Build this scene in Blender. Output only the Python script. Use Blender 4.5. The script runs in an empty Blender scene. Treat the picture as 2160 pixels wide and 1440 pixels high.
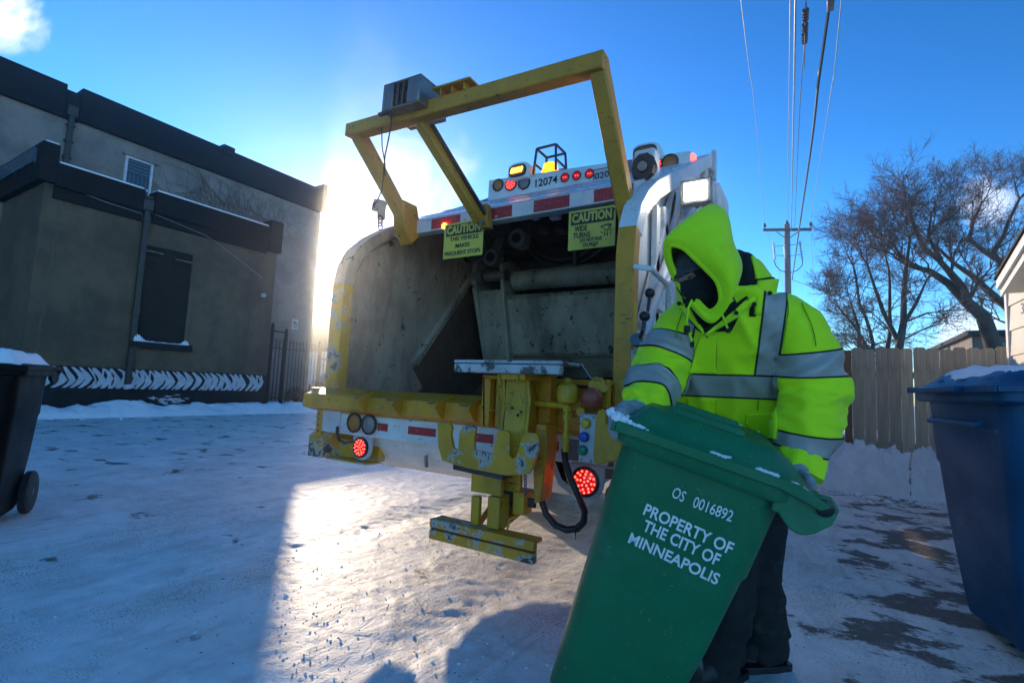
import bpy, bmesh, math, random
import numpy as np
from mathutils import Vector, Matrix, Euler
R = math.radians
C = bpy.context.scene.collection
scn = bpy.context.scene
random.seed(7); rng = np.random.default_rng(7)

# ------------------------------------------------------------------ camera
CAMH = 1.1
FPX, YAW, PITCH, ROLL = 1050.0, R(31.7), R(5.26), R(2.5)
cam_m = Matrix.Rotation(YAW, 4, 'Z') @ Matrix.Rotation(math.pi/2 + PITCH, 4, 'X') @ Matrix.Rotation(ROLL, 4, 'Z')
cd = bpy.data.cameras.new('camera'); cam = bpy.data.objects.new('camera', cd); C.objects.link(cam)
cam.matrix_world = Matrix.Translation((0, 0, CAMH)) @ cam_m
cd.sensor_width = 36.0; cd.lens = FPX/2160*36.0; cd.clip_start = 0.05; cd.clip_end = 3000
scn.camera = cam

# ------------------------------------------------------------------ sky, sun, exposure
SUN_AZ, SUN_EL = R(-53.7), R(11.5)
world = bpy.data.worlds.new('World'); scn.world = world; world.use_nodes = True
wt = world.node_tree; wt.nodes.clear()
def wn(t): return wt.nodes.new(t)
sky = wn('ShaderNodeTexSky'); sky.sky_type = 'NISHITA'; sky.sun_disc = False
sky.sun_elevation = SUN_EL; sky.sun_rotation = SUN_AZ
sky.altitude = 300; sky.air_density = 1.0; sky.dust_density = .05; sky.ozone_density = 4.0
tc = wn('ShaderNodeTexCoord')
def dirv(az, el): return (math.sin(az)*math.cos(el), math.cos(az)*math.cos(el), math.sin(el))
def cloud(center, power, scale, lo, hi, seed, stretch=(1, 1, 1)):
    dt = wn('ShaderNodeVectorMath'); dt.operation = 'DOT_PRODUCT'; wt.links.new(tc.outputs['Generated'], dt.inputs[0]); dt.inputs[1].default_value = center
    mx = wn('ShaderNodeMath'); mx.operation = 'MAXIMUM'; wt.links.new(dt.outputs['Value'], mx.inputs[0]); mx.inputs[1].default_value = 0
    pw = wn('ShaderNodeMath'); pw.operation = 'POWER'; wt.links.new(mx.outputs[0], pw.inputs[0]); pw.inputs[1].default_value = power
    mp = wn('ShaderNodeMapping'); wt.links.new(tc.outputs['Generated'], mp.inputs[0]); mp.inputs['Location'].default_value = (seed, seed*.7, 0); mp.inputs['Scale'].default_value = stretch
    nz = wn('ShaderNodeTexNoise'); wt.links.new(mp.outputs[0], nz.inputs['Vector']); nz.inputs['Scale'].default_value = scale; nz.inputs['Detail'].default_value = 9; nz.inputs['Roughness'].default_value = .55; nz.inputs['Distortion'].default_value = .35
    ml = wn('ShaderNodeMath'); ml.operation = 'MULTIPLY'; wt.links.new(pw.outputs[0], ml.inputs[0]); wt.links.new(nz.outputs[0], ml.inputs[1])
    mr = wn('ShaderNodeMapRange'); mr.interpolation_type = 'SMOOTHSTEP'; wt.links.new(ml.outputs[0], mr.inputs[0]); mr.inputs[1].default_value = lo; mr.inputs[2].default_value = hi
    return mr.outputs[0]
def pixdir(px, py):
    v = (cam_m.to_3x3() @ Vector(((px-1080)/FPX, -(py-720)/FPX, -1))).normalized(); return tuple(v)
SKYK = 3.8
# contrastier, deeper winter blue: gamma on the whole sky, same everywhere
def vsc(src, k):
    m = wn('ShaderNodeVectorMath'); m.operation = 'SCALE'; wt.links.new(src, m.inputs[0]); m.inputs['Scale'].default_value = k; return m.outputs[0]
gm = wn('ShaderNodeGamma'); wt.links.new(vsc(sky.outputs[0], 1/SKYK), gm.inputs[0]); gm.inputs[1].default_value = 1.5
hs = wn('ShaderNodeHueSaturation'); wt.links.new(gm.outputs[0], hs.inputs['Color']); hs.inputs['Saturation'].default_value = 1.06; hs.inputs['Hue'].default_value = .496
col = vsc(hs.outputs[0], SKYK)
# the low sun's warm aureole and the sun itself
def aureole(col, power, colr, k, lo=None):
    dt = wn('ShaderNodeVectorMath'); dt.operation = 'DOT_PRODUCT'; wt.links.new(tc.outputs['Generated'], dt.inputs[0]); dt.inputs[1].default_value = dirv(SUN_AZ, SUN_EL)
    mx = wn('ShaderNodeMath'); mx.operation = 'MAXIMUM'; wt.links.new(dt.outputs['Value'], mx.inputs[0]); mx.inputs[1].default_value = 0
    if lo is None:
        pw = wn('ShaderNodeMath'); pw.operation = 'POWER'; wt.links.new(mx.outputs[0], pw.inputs[0]); pw.inputs[1].default_value = power; f = pw.outputs[0]
    else:
        mr = wn('ShaderNodeMapRange'); wt.links.new(mx.outputs[0], mr.inputs[0]); mr.inputs[1].default_value = math.cos(lo[1]); mr.inputs[2].default_value = math.cos(lo[0]); f = mr.outputs[0]
    ml = wn('ShaderNodeMath'); ml.operation = 'MULTIPLY'; wt.links.new(f, ml.inputs[0]); ml.inputs[1].default_value = k
    sc = wn('ShaderNodeVectorMath'); sc.operation = 'SCALE'; sc.inputs[0].default_value = colr; wt.links.new(ml.outputs[0], sc.inputs['Scale'])
    ad = wn('ShaderNodeVectorMath'); ad.operation = 'ADD'; wt.links.new(col, ad.inputs[0]); wt.links.new(sc.outputs[0], ad.inputs[1]); return ad.outputs[0]
col = aureole(col, 7, (1, .80, .62), .1); col = aureole(col, 60, (1, .86, .66), .3); col = aureole(col, 500, (1, .84, .6), 5); col = aureole(col, 0, (1, .9, .7), 60, (R(.35), R(.6)))
for cc, pw_, sc_, lo, hi, sd, amt, cl in (
        (pixdir(10, 20), 420, 12, .25, .5, 3.1, .9, (4.6, 4.7, 5.0)),
        (pixdir(885, 385), 90, 10, .28, .55, 7.7, .45, (3.6, 3.5, 3.4)),
        (pixdir(850, 300), 26, 5, .3, .75, 1.2, .18, (3.6, 3.6, 3.7)),
        (pixdir(2085, 430), 600, 18, .28, .55, 5.3, .5, (5.0, 5.0, 5.2)),
        (pixdir(2040, 725), 300, 14, .28, .55, 9.3, .6, (5.5, 5.4, 5.4))):
    f = cloud(cc, pw_, sc_, lo, hi, sd)
    m = wn('ShaderNodeMath'); m.operation = 'MULTIPLY'; wt.links.new(f, m.inputs[0]); m.inputs[1].default_value = amt
    mix = wn('ShaderNodeMix'); mix.data_type = 'RGBA'; wt.links.new(m.outputs[0], mix.inputs[0]); wt.links.new(col, mix.inputs[6]); mix.inputs[7].default_value = (*cl, 1)
    col = mix.outputs[2]
bg = wn('ShaderNodeBackground'); wt.links.new(col, bg.inputs[0]); bg.inputs[1].default_value = 0.13
wo = wn('ShaderNodeOutputWorld'); wt.links.new(bg.outputs[0], wo.inputs[0])
sl = bpy.data.lights.new('sun', 'SUN'); sl.energy = 2.0; sl.angle = R(0.55); sl.color = (1.0, .80, .56)
sun = bpy.data.objects.new('sun', sl); C.objects.link(sun)
sun.rotation_euler = Vector(dirv(SUN_AZ, SUN_EL)).to_track_quat('Z', 'Y').to_euler()
sun.location = (-20, 15, 12)
vs = scn.view_settings; vs.view_transform = 'Standard'; vs.look = 'None'; vs.exposure = 1.47; vs.gamma = 1.0; vs.use_curve_mapping = False
scn.cycles.max_bounces = 6

# ------------------------------------------------------------------ pixel -> point on a real plane
def ray(px, py): return cam_m.to_3x3() @ Vector(((px-1080)/FPX, -(py-720)/FPX, -1))
O = Vector((0, 0, CAMH))
def P(px, py, ax, val):
    d = ray(px, py); i = 'xyz'.index(ax); return O + d*((val-O[i])/d[i])
def S(px, py, dep): return O + ray(px, py)*dep

# ------------------------------------------------------------------ mesh builder
ORG = {}
def basis(d, up=(0, 0, 1)):
    d = Vector(d).normalized(); u = Vector(up)
    if abs(d.dot(u)) > .98: u = Vector((0, 1, 0)) if abs(d.y) < .9 else Vector((1, 0, 0))
    s = d.cross(u).normalized(); u = s.cross(d).normalized(); return d, s, u
class MB:
    def __init__(s): s.v = []; s.f = []
    def add(s, vs, fs):
        n = len(s.v); s.v += [tuple(v) for v in vs]; s.f += [tuple(i+n for i in f) for f in fs]; return s
    def box(s, c, d, rot=None):
        c = Vector(c); h = Vector(d)/2; vs = []
        for x in (-1, 1):
            for y in (-1, 1):
                for z in (-1, 1):
                    p = Vector((x*h.x, y*h.y, z*h.z))
                    if rot is not None: p = rot @ p
                    vs.append(c+p)
        return s.add(vs, [(0, 1, 3, 2), (4, 6, 7, 5), (0, 4, 5, 1), (2, 3, 7, 6), (0, 2, 6, 4), (1, 5, 7, 3)])
    def bx(s, x0, x1, y0, y1, z0, z1): return s.box(((x0+x1)/2, (y0+y1)/2, (z0+z1)/2), (abs(x1-x0), abs(y1-y0), abs(z1-z0)))
    def beam(s, a, b, w, h, up=(0, 0, 1)):
        a, b = Vector(a), Vector(b); d, sd, u = basis(b-a, up); vs = []
        for p in (a, b):
            for i, j in ((-1, -1), (1, -1), (1, 1), (-1, 1)): vs.append(p+sd*(i*w/2)+u*(j*h/2))
        return s.add(vs, [(0, 3, 2, 1), (4, 5, 6, 7), (0, 1, 5, 4), (1, 2, 6, 5), (2, 3, 7, 6), (3, 0, 4, 7)])
    def loft(s, rings, cap=True, closed=True):
        n = len(rings[0]); vs = [p for r in rings for p in r]; fs = []
        for k in range(len(rings)-1):
            for i in range(n if closed else n-1):
                a = k*n+i; b = k*n+(i+1) % n; fs.append((a, b, b+n, a+n))
        if cap: fs.append(tuple(range(n-1, -1, -1))); fs.append(tuple(range((len(rings)-1)*n, len(rings)*n)))
        return s.add(vs, fs)
    def tube(s, path, r, n=8, cap=True):
        path = [Vector(p) for p in path]; m = len(path); rs = r if isinstance(r, (list, tuple)) else [r]*m
        rings = []; up = Vector((0, 0, 1)); d0 = (path[1]-path[0]).normalized()
        if abs(d0.z) > .9: up = Vector((0, 1, 0))
        for i in range(m):
            d = (path[min(i+1, m-1)]-path[max(i-1, 0)]).normalized()
            sd = d.cross(up)
            if sd.length < 1e-4: sd = Vector((1, 0, 0))
            sd.normalize(); up = sd.cross(d).normalized()
            rings.append([path[i]+(sd*math.cos(t)+up*math.sin(t))*rs[i] for t in (2*math.pi*k/n for k in range(n))])
        return s.loft(rings, cap)
    def cyl(s, a, b, r, n=20, r2=None): return s.tube([a, b], [r, r if r2 is None else r2], n)
    def lathe(s, a, d, prof, n=24, sx=1, sy=1, up=(0, 0, 1)):
        a = Vector(a); d, sd, u = basis(d, up)
        return s.loft([[a+d*h+(sd*math.cos(t)*sx+u*math.sin(t)*sy)*rr for t in (2*math.pi*k/n for k in range(n))] for h, rr in prof])
    def prism(s, pts, vec):
        pts = [Vector(p) for p in pts]; vec = Vector(vec); n = len(pts)
        return s.add(pts+[p+vec for p in pts], [tuple(range(n-1, -1, -1)), tuple(range(n, 2*n))]+[(i, (i+1) % n, (i+1) % n+n, i+n) for i in range(n)])
    def poly(s, pts): return s.add(pts, [tuple(range(len(pts)))])
    def ball(s, c, r, nu=14, nv=8, sc=(1, 1, 1)):
        c = Vector(c); rings = []
        for j in range(nv+1):
            a = math.pi*j/nv; rr = max(math.sin(a), .02)
            rings.append([c+Vector((math.cos(2*math.pi*i/nu)*rr*sc[0], math.sin(2*math.pi*i/nu)*rr*sc[1], -math.cos(a)*sc[2]))*r for i in range(nu)])
        return s.loft(rings)
    def grid(s, nu, nv, fn):
        vs = [fn(i/(nu-1), j/(nv-1)) for j in range(nv) for i in range(nu)]
        return s.add(vs, [(j*nu+i, j*nu+i+1, (j+1)*nu+i+1, (j+1)*nu+i) for j in range(nv-1) for i in range(nu-1)])
    def build(s, name, m, parent=None, bevel=0, smooth=False, seg=2, label=None):
        org = ORG.get(parent.name, Vector((0, 0, 0))) if parent else Vector((0, 0, 0))
        me = bpy.data.meshes.new(name); me.from_pydata([Vector(v)-org for v in s.v], [], s.f)
        bm = bmesh.new(); bm.from_mesh(me); bmesh.ops.recalc_face_normals(bm, faces=bm.faces); bm.to_mesh(me); bm.free()
        o = bpy.data.objects.new(name, me); C.objects.link(o)
        me.materials.append(m)
        if parent: o.parent = parent; ORG[o.name] = org
        if bevel:
            b = o.modifiers.new('bevel', 'BEVEL'); b.width = bevel; b.segments = seg; b.limit_method = 'ANGLE'; b.angle_limit = R(35); smooth = True; b.harden_normals = False
        if smooth:
            me.polygons.foreach_set('use_smooth', [True]*len(me.polygons))
            if not bevel or True:
                try: me.set_sharp_from_angle(angle=R(40))
                except Exception: pass
        if label: o['label'] = label
        return o
def thing(name, label, cat, loc=(0, 0, 0), group=None):
    o = bpy.data.objects.new(name, None); C.objects.link(o); o.location = loc; o.empty_display_size = .1
    o['label'] = label; o['category'] = cat
    if group: o['group'] = group
    ORG[o.name] = Vector(loc); return o
def tag(o, label, cat, group=None):
    o['label'] = label; o['category'] = cat
    if group: o['group'] = group
    return o
def struct(o): o['kind'] = 'structure'; return o
def stuff(o): o['kind'] = 'stuff'; return o
def inst(me, name, parent, loc, rot=(0, 0, 0), scale=(1, 1, 1)):
    o = bpy.data.objects.new(name, me); C.objects.link(o); o.parent = parent
    org = ORG.get(parent.name, Vector((0, 0, 0))) if parent else Vector((0, 0, 0))
    o.location = Vector(loc)-org; o.rotation_euler = rot; o.scale = scale; return o
def mesh_np(name, V, Fq, m, parent=None, smooth=True):
    me = bpy.data.meshes.new(name); nV, nF = len(V), len(Fq); k = Fq.shape[1]
    me.vertices.add(nV); me.vertices.foreach_set('co', V.astype(np.float32).ravel())
    me.loops.add(nF*k); me.loops.foreach_set('vertex_index', Fq.astype(np.int32).ravel())
    me.polygons.add(nF); me.polygons.foreach_set('loop_start', np.arange(0, nF*k, k, dtype=np.int32))
    me.polygons.foreach_set('use_smooth', np.full(nF, smooth)); me.update(); me.validate()
    o = bpy.data.objects.new(name, me); C.objects.link(o); me.materials.append(m)
    if parent: o.parent = parent; ORG[o.name] = ORG.get(parent.name, Vector())
    return o

# ------------------------------------------------------------------ numpy noise
def vnoise(x, y, seed=0):
    xi = np.floor(x).astype(np.int64); yi = np.floor(y).astype(np.int64); fx = x-xi; fy = y-yi
    def h(a, b):
        n = (a*374761393 + b*668265263 + seed*1442695041) & 0xffffffff
        n = ((n ^ (n >> 13))*1274126177) & 0xffffffff
        return ((n ^ (n >> 16)) & 0xffff)/65535.0
    u = fx*fx*(3-2*fx); v = fy*fy*(3-2*fy)
    return (h(xi, yi)*(1-u)+h(xi+1, yi)*u)*(1-v)+(h(xi, yi+1)*(1-u)+h(xi+1, yi+1)*u)*v
def fbm(x, y, o=4, seed=0, gain=.5):
    a, s, t = 1.0, 0.0, 0.0
    for k in range(o): s = s+a*vnoise(x*2**k+k*17.3, y*2**k-k*9.1, seed+k); t += a; a *= gain
    return s/t

# ------------------------------------------------------------------ materials
def nd(nt, t, **kw):
    n = nt.nodes.new(t)
    for k, v in kw.items(): setattr(n, k, v)
    return n
def ramp(nt, src, stops):
    r = nd(nt, 'ShaderNodeValToRGB'); nt.links.new(src, r.inputs[0]); e = r.color_ramp.elements
    while len(e) < len(stops): e.new(.5)
    for i, (p, c) in enumerate(stops): e[i].position = p; e[i].color = (*c, 1) if len(c) == 3 else c
    return r.outputs[0]
def noise(nt, scale, detail=4, rough=.55, coord='Object', stretch=None, dist=0, loc=(0, 0, 0)):
    t = nd(nt, 'ShaderNodeTexCoord'); src = t.outputs[coord]
    mp = nd(nt, 'ShaderNodeMapping'); nt.links.new(src, mp.inputs[0]); mp.inputs['Location'].default_value = loc
    if stretch: mp.inputs['Scale'].default_value = stretch
    n = nd(nt, 'ShaderNodeTexNoise'); nt.links.new(mp.outputs[0], n.inputs['Vector'])
    n.inputs['Scale'].default_value = scale; n.inputs['Detail'].default_value = detail; n.inputs['Roughness'].default_value = rough; n.inputs['Distortion'].default_value = dist
    return n.outputs[0]
def mixc(nt, f, a, b, mode='MIX'):
    m = nd(nt, 'ShaderNodeMix', data_type='RGBA', blend_type=mode)
    for i, v in ((0, f), (6, a), (7, b)):
        if isinstance(v, (int, float)): m.inputs[i].default_value = v
        elif isinstance(v, tuple): m.inputs[i].default_value = (*v, 1) if len(v) == 3 else v
        else: nt.links.new(v, m.inputs[i])
    return m.outputs[2]
def mth(nt, op, a, b=None, clamp=False):
    m = nd(nt, 'ShaderNodeMath', operation=op); m.use_clamp = clamp
    for i, v in ((0, a), (1, b)):
        if v is None: continue
        if isinstance(v, (int, float)): m.inputs[i].default_value = v
        else: nt.links.new(v, m.inputs[i])
    return m.outputs[0]
def sstep(nt, src, lo, hi, a=0.0, b=1.0):
    m = nd(nt, 'ShaderNodeMapRange', interpolation_type='SMOOTHSTEP'); nt.links.new(src, m.inputs[0])
    for i, v in ((1, lo), (2, hi), (3, a), (4, b)): m.inputs[i].default_value = v
    return m.outputs[0]
def newmat(name):
    m = bpy.data.materials.new(name); m.use_nodes = True; nt = m.node_tree; b = nt.nodes['Principled BSDF']; return m, nt, b
def bump(nt, b, h, strength=.3, dist=.01):
    n = nd(nt, 'ShaderNodeBump'); n.inputs['Strength'].default_value = strength; n.inputs['Distance'].default_value = dist
    nt.links.new(h, n.inputs['Height']); nt.links.new(n.outputs[0], b.inputs['Normal'])
def plain(name, c, rough=.5, metal=0, var=.25, scale=6, bmp=0, bscale=60, spec=.5, emit=None, es=0, grime=None, gamt=.5, gscale=3, glo=.5, ghi=.7, stretch=None):
    m, nt, b = newmat(name)
    n = noise(nt, scale, 5, .6); c2 = tuple(x*(1-var) for x in c)
    colr = mixc(nt, sstep(nt, n, .3, .7), c, c2)
    if grime:
        g = noise(nt, gscale, 8, .65, stretch=stretch, loc=(3, 1, 5)); colr = mixc(nt, mth(nt, 'MULTIPLY', sstep(nt, g, glo, ghi), gamt), colr, grime)
    nt.links.new(colr, b.inputs['Base Color']); b.inputs['Metallic'].default_value = metal; b.inputs['Specular IOR Level'].default_value = spec
    rr = sstep(nt, noise(nt, scale*3, 4), .3, .7, max(0, rough-.08), min(1, rough+.1)); nt.links.new(rr, b.inputs['Roughness'])
    if bmp: bump(nt, b, noise(nt, bscale, 4, .6), bmp, .004)
    if emit: b.inputs['Emission Color'].default_value = (*emit, 1); b.inputs['Emission Strength'].default_value = es
    return m
def worn(name, c, chip, lo=.6, hi=.64, scale=14, grime=(.03, .025, .02), rough=.45, scr=True, gam=.5, glo=.5, ghi=.75, gscale=2.5):
    """painted steel: chips down to 'chip', dark streaky grime, fine scratches"""
    m, nt, b = newmat(name)
    base = mixc(nt, sstep(nt, noise(nt, 3, 5), .3, .7), c, tuple(x*.78 for x in c))
    g = sstep(nt, noise(nt, gscale, 9, .68, stretch=(1, 1, .35), loc=(2, 7, 1)), glo, ghi)
    base = mixc(nt, mth(nt, 'MULTIPLY', g, gam), base, grime)
    ch = sstep(nt, noise(nt, scale, 8, .7, loc=(5, 2, 9)), lo, hi)
    if scr:
        s1 = sstep(nt, noise(nt, 9, 3, .6, stretch=(1, 6, 5), dist=2.2), .655, .675)
        s2 = sstep(nt, noise(nt, 16, 3, .6, stretch=(5, 1, .6), dist=1.5, loc=(1, 1, 4)), .67, .69)
        ch = mth(nt, 'MAXIMUM', ch, mth(nt, 'MULTIPLY', mth(nt, 'MAXIMUM', s1, s2), .8))
    base = mixc(nt, ch, base, chip)
    nt.links.new(base, b.inputs['Base Color'])
    nt.links.new(mixc(nt, ch, (rough,)*3, (.75,)*3), b.inputs['Roughness'])
    h = mth(nt, 'SUBTRACT', noise(nt, 25, 5), mth(nt, 'MULTIPLY', ch, .6)); bump(nt, b, h, .35, .004)
    return m
M = {}
M['yellow'] = worn('yellow_paint', (.66, .275, .008), (.07, .05, .035), .62, .66, 14, grime=(.10, .055, .02), gam=.6, glo=.45)
def wornyel():
    m, nt, b = newmat('worn_yellow_paint'); n = noise(nt, 7, 8, .68, dist=.5); n2 = noise(nt, 40, 6, .7)
    c = mixc(nt, sstep(nt, noise(nt, 3, 5), .3, .7), (.68, .34, .010), (.48, .22, .010))
    k = mth(nt, 'ADD', n, mth(nt, 'MULTIPLY', mth(nt, 'SUBTRACT', n2, .5), .22))
    c = mixc(nt, sstep(nt, k, .525, .565), c, (.40, .37, .33)); c = mixc(nt, sstep(nt, k, .575, .62), c, (.05, .045, .045))
    c = mixc(nt, mth(nt, 'MULTIPLY', sstep(nt, n2, .62, .66), .8), c, (.07, .05, .04))
    nt.links.new(c, b.inputs['Base Color']); b.inputs['Roughness'].default_value = .5; bump(nt, b, mth(nt, 'ADD', mth(nt, 'MULTIPLY', k, -1.0), mth(nt, 'MULTIPLY', n2, .2)), .5, .005); return m
M['yellow_worn'] = wornyel()
M['yellow_clean'] = worn('lifter_yellow', (.70, .37, .010), (.06, .05, .03), .63, .67, 16, grime=(.14, .08, .02), gam=.55, glo=.48)
M['white'] = worn('white_paint', (.72, .71, .68), (.13, .10, .07), .68, .71, 22, gam=.25, glo=.55)
M['hopper'] = worn('scraped_steel', (.42, .345, .25), (.05, .045, .04), .60, .63, 7, grime=(.05, .04, .03), rough=.5, gam=.65, glo=.42, ghi=.68)
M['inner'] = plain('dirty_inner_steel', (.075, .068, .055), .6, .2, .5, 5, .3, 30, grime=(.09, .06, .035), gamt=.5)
M['blade'] = worn('packer_steel', (.42, .37, .27), (.03, .03, .025), .58, .64, 10, grime=(.035, .03, .02), gam=.7, glo=.4, ghi=.7)
M['steel'] = plain('grey_steel', (.24, .24, .23), .38, .75, .3, 8, .2, 50, grime=(.08, .05, .03), gamt=.5)
M['dsteel'] = plain('dark_steel', (.06, .06, .062), .45, .5, .3, 8, .2, 50)
M['bar'] = worn('scraped_silver', (.5, .5, .5), (.09, .08, .07), .52, .57, 16, rough=.35, gam=.5)
M['black'] = plain('black_plastic', (.012, .012, .014), .42, 0, .3, 8, .1, 80)
M['rubber'] = plain('rubber_hose', (.012, .012, .013), .35, 0, .3, 10, .2, 90)
M['tyre'] = plain('tyre', (.02, .02, .021), .8, 0, .3, 10, .3, 60, grime=(.35, .35, .36), gamt=.35)
M['red_tape'] = worn('red_reflective_tape', (.42, .018, .02), (.5, .45, .42), .66, .68, 26, gam=.2)
M['white_tape'] = worn('white_reflective_tape', (.66, .64, .6), (.2, .16, .12), .66, .68, 26, gam=.2)
M['sign_yellow'] = worn('sign_yellow', (.66, .55, .06), (.08, .06, .03), .70, .72, 30, scr=False, gam=.25)
M['sign_black'] = plain('sign_black', (.035, .028, .02), .5)
M['lensred'] = plain('red_lens', (.28, .004, .006), .15, emit=(1, .01, .01), es=.12)
M['led'] = plain('red_led', (.8, .02, .02), .3, emit=(1, .05, .035), es=3)
M['lensamber'] = plain('amber_lens', (.36, .13, .02), .2)
M['amber_led'] = plain('amber_led', (.9, .4, .02), .3, emit=(1, .42, .02), es=7)
M['beacon'] = plain('amber_beacon', (.7, .32, .01), .15, emit=(1, .4, .01), es=.9)
M['lensclear'] = plain('clear_lens', (.22, .2, .19), .2)
M['lamp'] = plain('work_lamp', (1, 1, 1), .3, emit=(1, .95, .82), es=14)
M['alu'] = plain('roof_sheet', (.62, .64, .66), .3, .35, .2, 3, .12, 20, grime=(.25, .22, .2), gamt=.35)
M['snow'] = None
def snow_mat():
    m, nt, b = newmat('snow')
    n = noise(nt, 5, 8, .65); n2 = noise(nt, 60, 5, .6)
    c = mixc(nt, sstep(nt, n, .35, .75), (.88, .87, .86), (.76, .75, .74))
    d = sstep(nt, noise(nt, 13, 8, .7, loc=(4, 4, 1)), .62, .72)
    c = mixc(nt, mth(nt, 'MULTIPLY', d, .35), c, (.30, .25, .2))
    nt.links.new(c, b.inputs['Base Color']); b.inputs['Roughness'].default_value = .6; b.inputs['Specular IOR Level'].default_value = .3
    bump(nt, b, mth(nt, 'ADD', n, mth(nt, 'MULTIPLY', n2, .35)), .6, .02)
    return m
M['snow'] = snow_mat()
def clean_snow():
    m, nt, b = newmat('fresh_snow'); n = noise(nt, 40, 6, .6)
    nt.links.new(mixc(nt, n, (.88, .88, .88), (.80, .80, .82)), b.inputs['Base Color']); b.inputs['Roughness'].default_value = .6
    bump(nt, b, n, .5, .006); return m
M['fsnow'] = clean_snow()
def ground_mat():
    m, nt, b = newmat('packed_snow_alley')
    tcn = nd(nt, 'ShaderNodeTexCoord'); sx = nd(nt, 'ShaderNodeSeparateXYZ'); nt.links.new(tcn.outputs['Object'], sx.inputs[0])
    X, Y = sx.outputs[0], sx.outputs[1]
    big = noise(nt, .55, 6, .6); mid = noise(nt, 3.2, 8, .66, stretch=(1, 1, 1), dist=.4); fine = noise(nt, 42, 6, .62); sp = noise(nt, 120, 3, .6)
    snow = mixc(nt, sstep(nt, mid, .35, .7), (.93, .86, .79), (.76, .69, .62))
    # wind streaks / swept packed snow, tinted by sand
    st = noise(nt, 2.6, 8, .68, stretch=(3.0, .75, 1), dist=.8, loc=(3, 9, 0))
    snow = mixc(nt, mth(nt, 'MULTIPLY', sstep(nt, st, .46, .66), .36), snow, (.42, .36, .30))
    # straw coloured chaff and grit in drifts
    dr = noise(nt, 1.1, 5, .6, loc=(7, 2, 0)); spk = noise(nt, 75, 4, .75, stretch=(1, 1.6, 1), loc=(2, 2, 2))
    spk_m = mth(nt, 'MULTIPLY', sstep(nt, spk, .53, .58), sstep(nt, dr, .42, .60))
    snow = mixc(nt, mth(nt, 'MULTIPLY', spk_m, .8), snow, (.26, .17, .085))
    grit = mth(nt, 'MULTIPLY', sstep(nt, noise(nt, 150, 3, .7, loc=(8, 1, 1)), .64, .68), .6)
    snow = mixc(nt, grit, snow, (.12, .09, .07))
    # bare concrete / asphalt where the wind and wheels have cleared it
    bn = noise(nt, 2.3, 9, .60, stretch=(.95, 1.25, 1), dist=.15, loc=(1.3, 5.2, 0))
    right = sstep(nt, mth(nt, 'SUBTRACT', X, mth(nt, 'MULTIPLY', Y, .05)), -.35, .15)
    nearf = sstep(nt, Y, 8.3, 7.6)
    leftp = mth(nt, 'MULTIPLY', sstep(nt, X, -4.5, -7.5), mth(nt, 'MULTIPLY', sstep(nt, Y, -1.0, .5), .55))
    thr = mth(nt, 'ADD', mth(nt, 'MULTIPLY', mth(nt, 'MULTIPLY', right, nearf), .14), mth(nt, 'MULTIPLY', leftp, .10))
    cr = noise(nt, 16, 6, .7, loc=(6, 1, 2)); bare = sstep(nt, mth(nt, 'ADD', mth(nt, 'ADD', bn, thr), mth(nt, 'ADD', mth(nt, 'MULTIPLY', fine, .06), mth(nt, 'MULTIPLY', mth(nt, 'SUBTRACT', cr, .5), .16))), .665, .715)
    asph = mixc(nt, fine, (.10, .075, .052), (.24, .185, .14))
    asph = mixc(nt, mth(nt, 'MULTIPLY', sstep(nt, noise(nt, 9, 8, .7), .5, .7), .5), asph, (.4, .4, .42))
    col = mixc(nt, bare, snow, asph)
    nt.links.new(col, b.inputs['Base Color'])
    nt.links.new(mixc(nt, bare, (.55,)*3, (.7,)*3), b.inputs['Roughness']); b.inputs['Specular IOR Level'].default_value = .35
    h = mth(nt, 'ADD', mth(nt, 'ADD', mth(nt, 'MULTIPLY', mid, 1.2), mth(nt, 'MULTIPLY', fine, .35)), mth(nt, 'MULTIPLY', sp, .10))
    h = mth(nt, 'ADD', h, mth(nt, 'MULTIPLY', st, .9)); h = mth(nt, 'SUBTRACT', h, mth(nt, 'MULTIPLY', bare, .25))
    bump(nt, b, h, .55, .016)
    return m
M['ground'] = ground_mat()
def stucco(name, a, c2, stain):
    m, nt, b = newmat(name)
    n = noise(nt, .8, 9, .7); f = noise(nt, 22, 5, .75)
    c = mixc(nt, sstep(nt, n, .38, .62), tuple(x*1.12 for x in a), tuple(x*.85 for x in c2))
    cr = sstep(nt, noise(nt, .7, 3, .6, dist=3.0, loc=(1, 7, 3)), .498, .502); cr2 = sstep(nt, noise(nt, .7, 3, .6, dist=3.0, loc=(1, 7, 3)), .504, .500); c = mixc(nt, mth(nt, 'MULTIPLY', mth(nt, 'MULTIPLY', cr, cr2), .6), c, tuple(x*.4 for x in a))
    c = mixc(nt, mth(nt, 'MULTIPLY', sstep(nt, noise(nt, .9, 8, .7, stretch=(1, 1, .15), loc=(4, 1, 1)), .52, .7), .5), c, stain)
    c = mixc(nt, sstep(nt, f, .35, .7, 0, .3), c, tuple(x*.5 for x in a))
    nt.links.new(c, b.inputs['Base Color']); b.inputs['Roughness'].default_value = .9
    bump(nt, b, f, .9, .03); return m
M['stucco'] = stucco('dark_stucco', (.165, .108, .060), (.125, .084, .050), (.05, .042, .035))
M['stucco2'] = stucco('grey_stucco', (.30, .25, .21), (.24, .20, .17), (.14, .115, .10))
M['fascia'] = plain('dark_fascia', (.019, .015, .013), .8, 0, .3, 2, spec=.2)
M['plinth'] = plain('black_plinth', (.013, .012, .012), .85, 0, .3, 3, .3, 20)
M['zwhite'] = plain('painted_white', (.55, .55, .56), .7, 0, .25, 6, .3, 40)
M['board'] = plain('dark_window_board', (.030, .024, .018), .8, 0, .3, 2, .1, 20, spec=.2)
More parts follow.
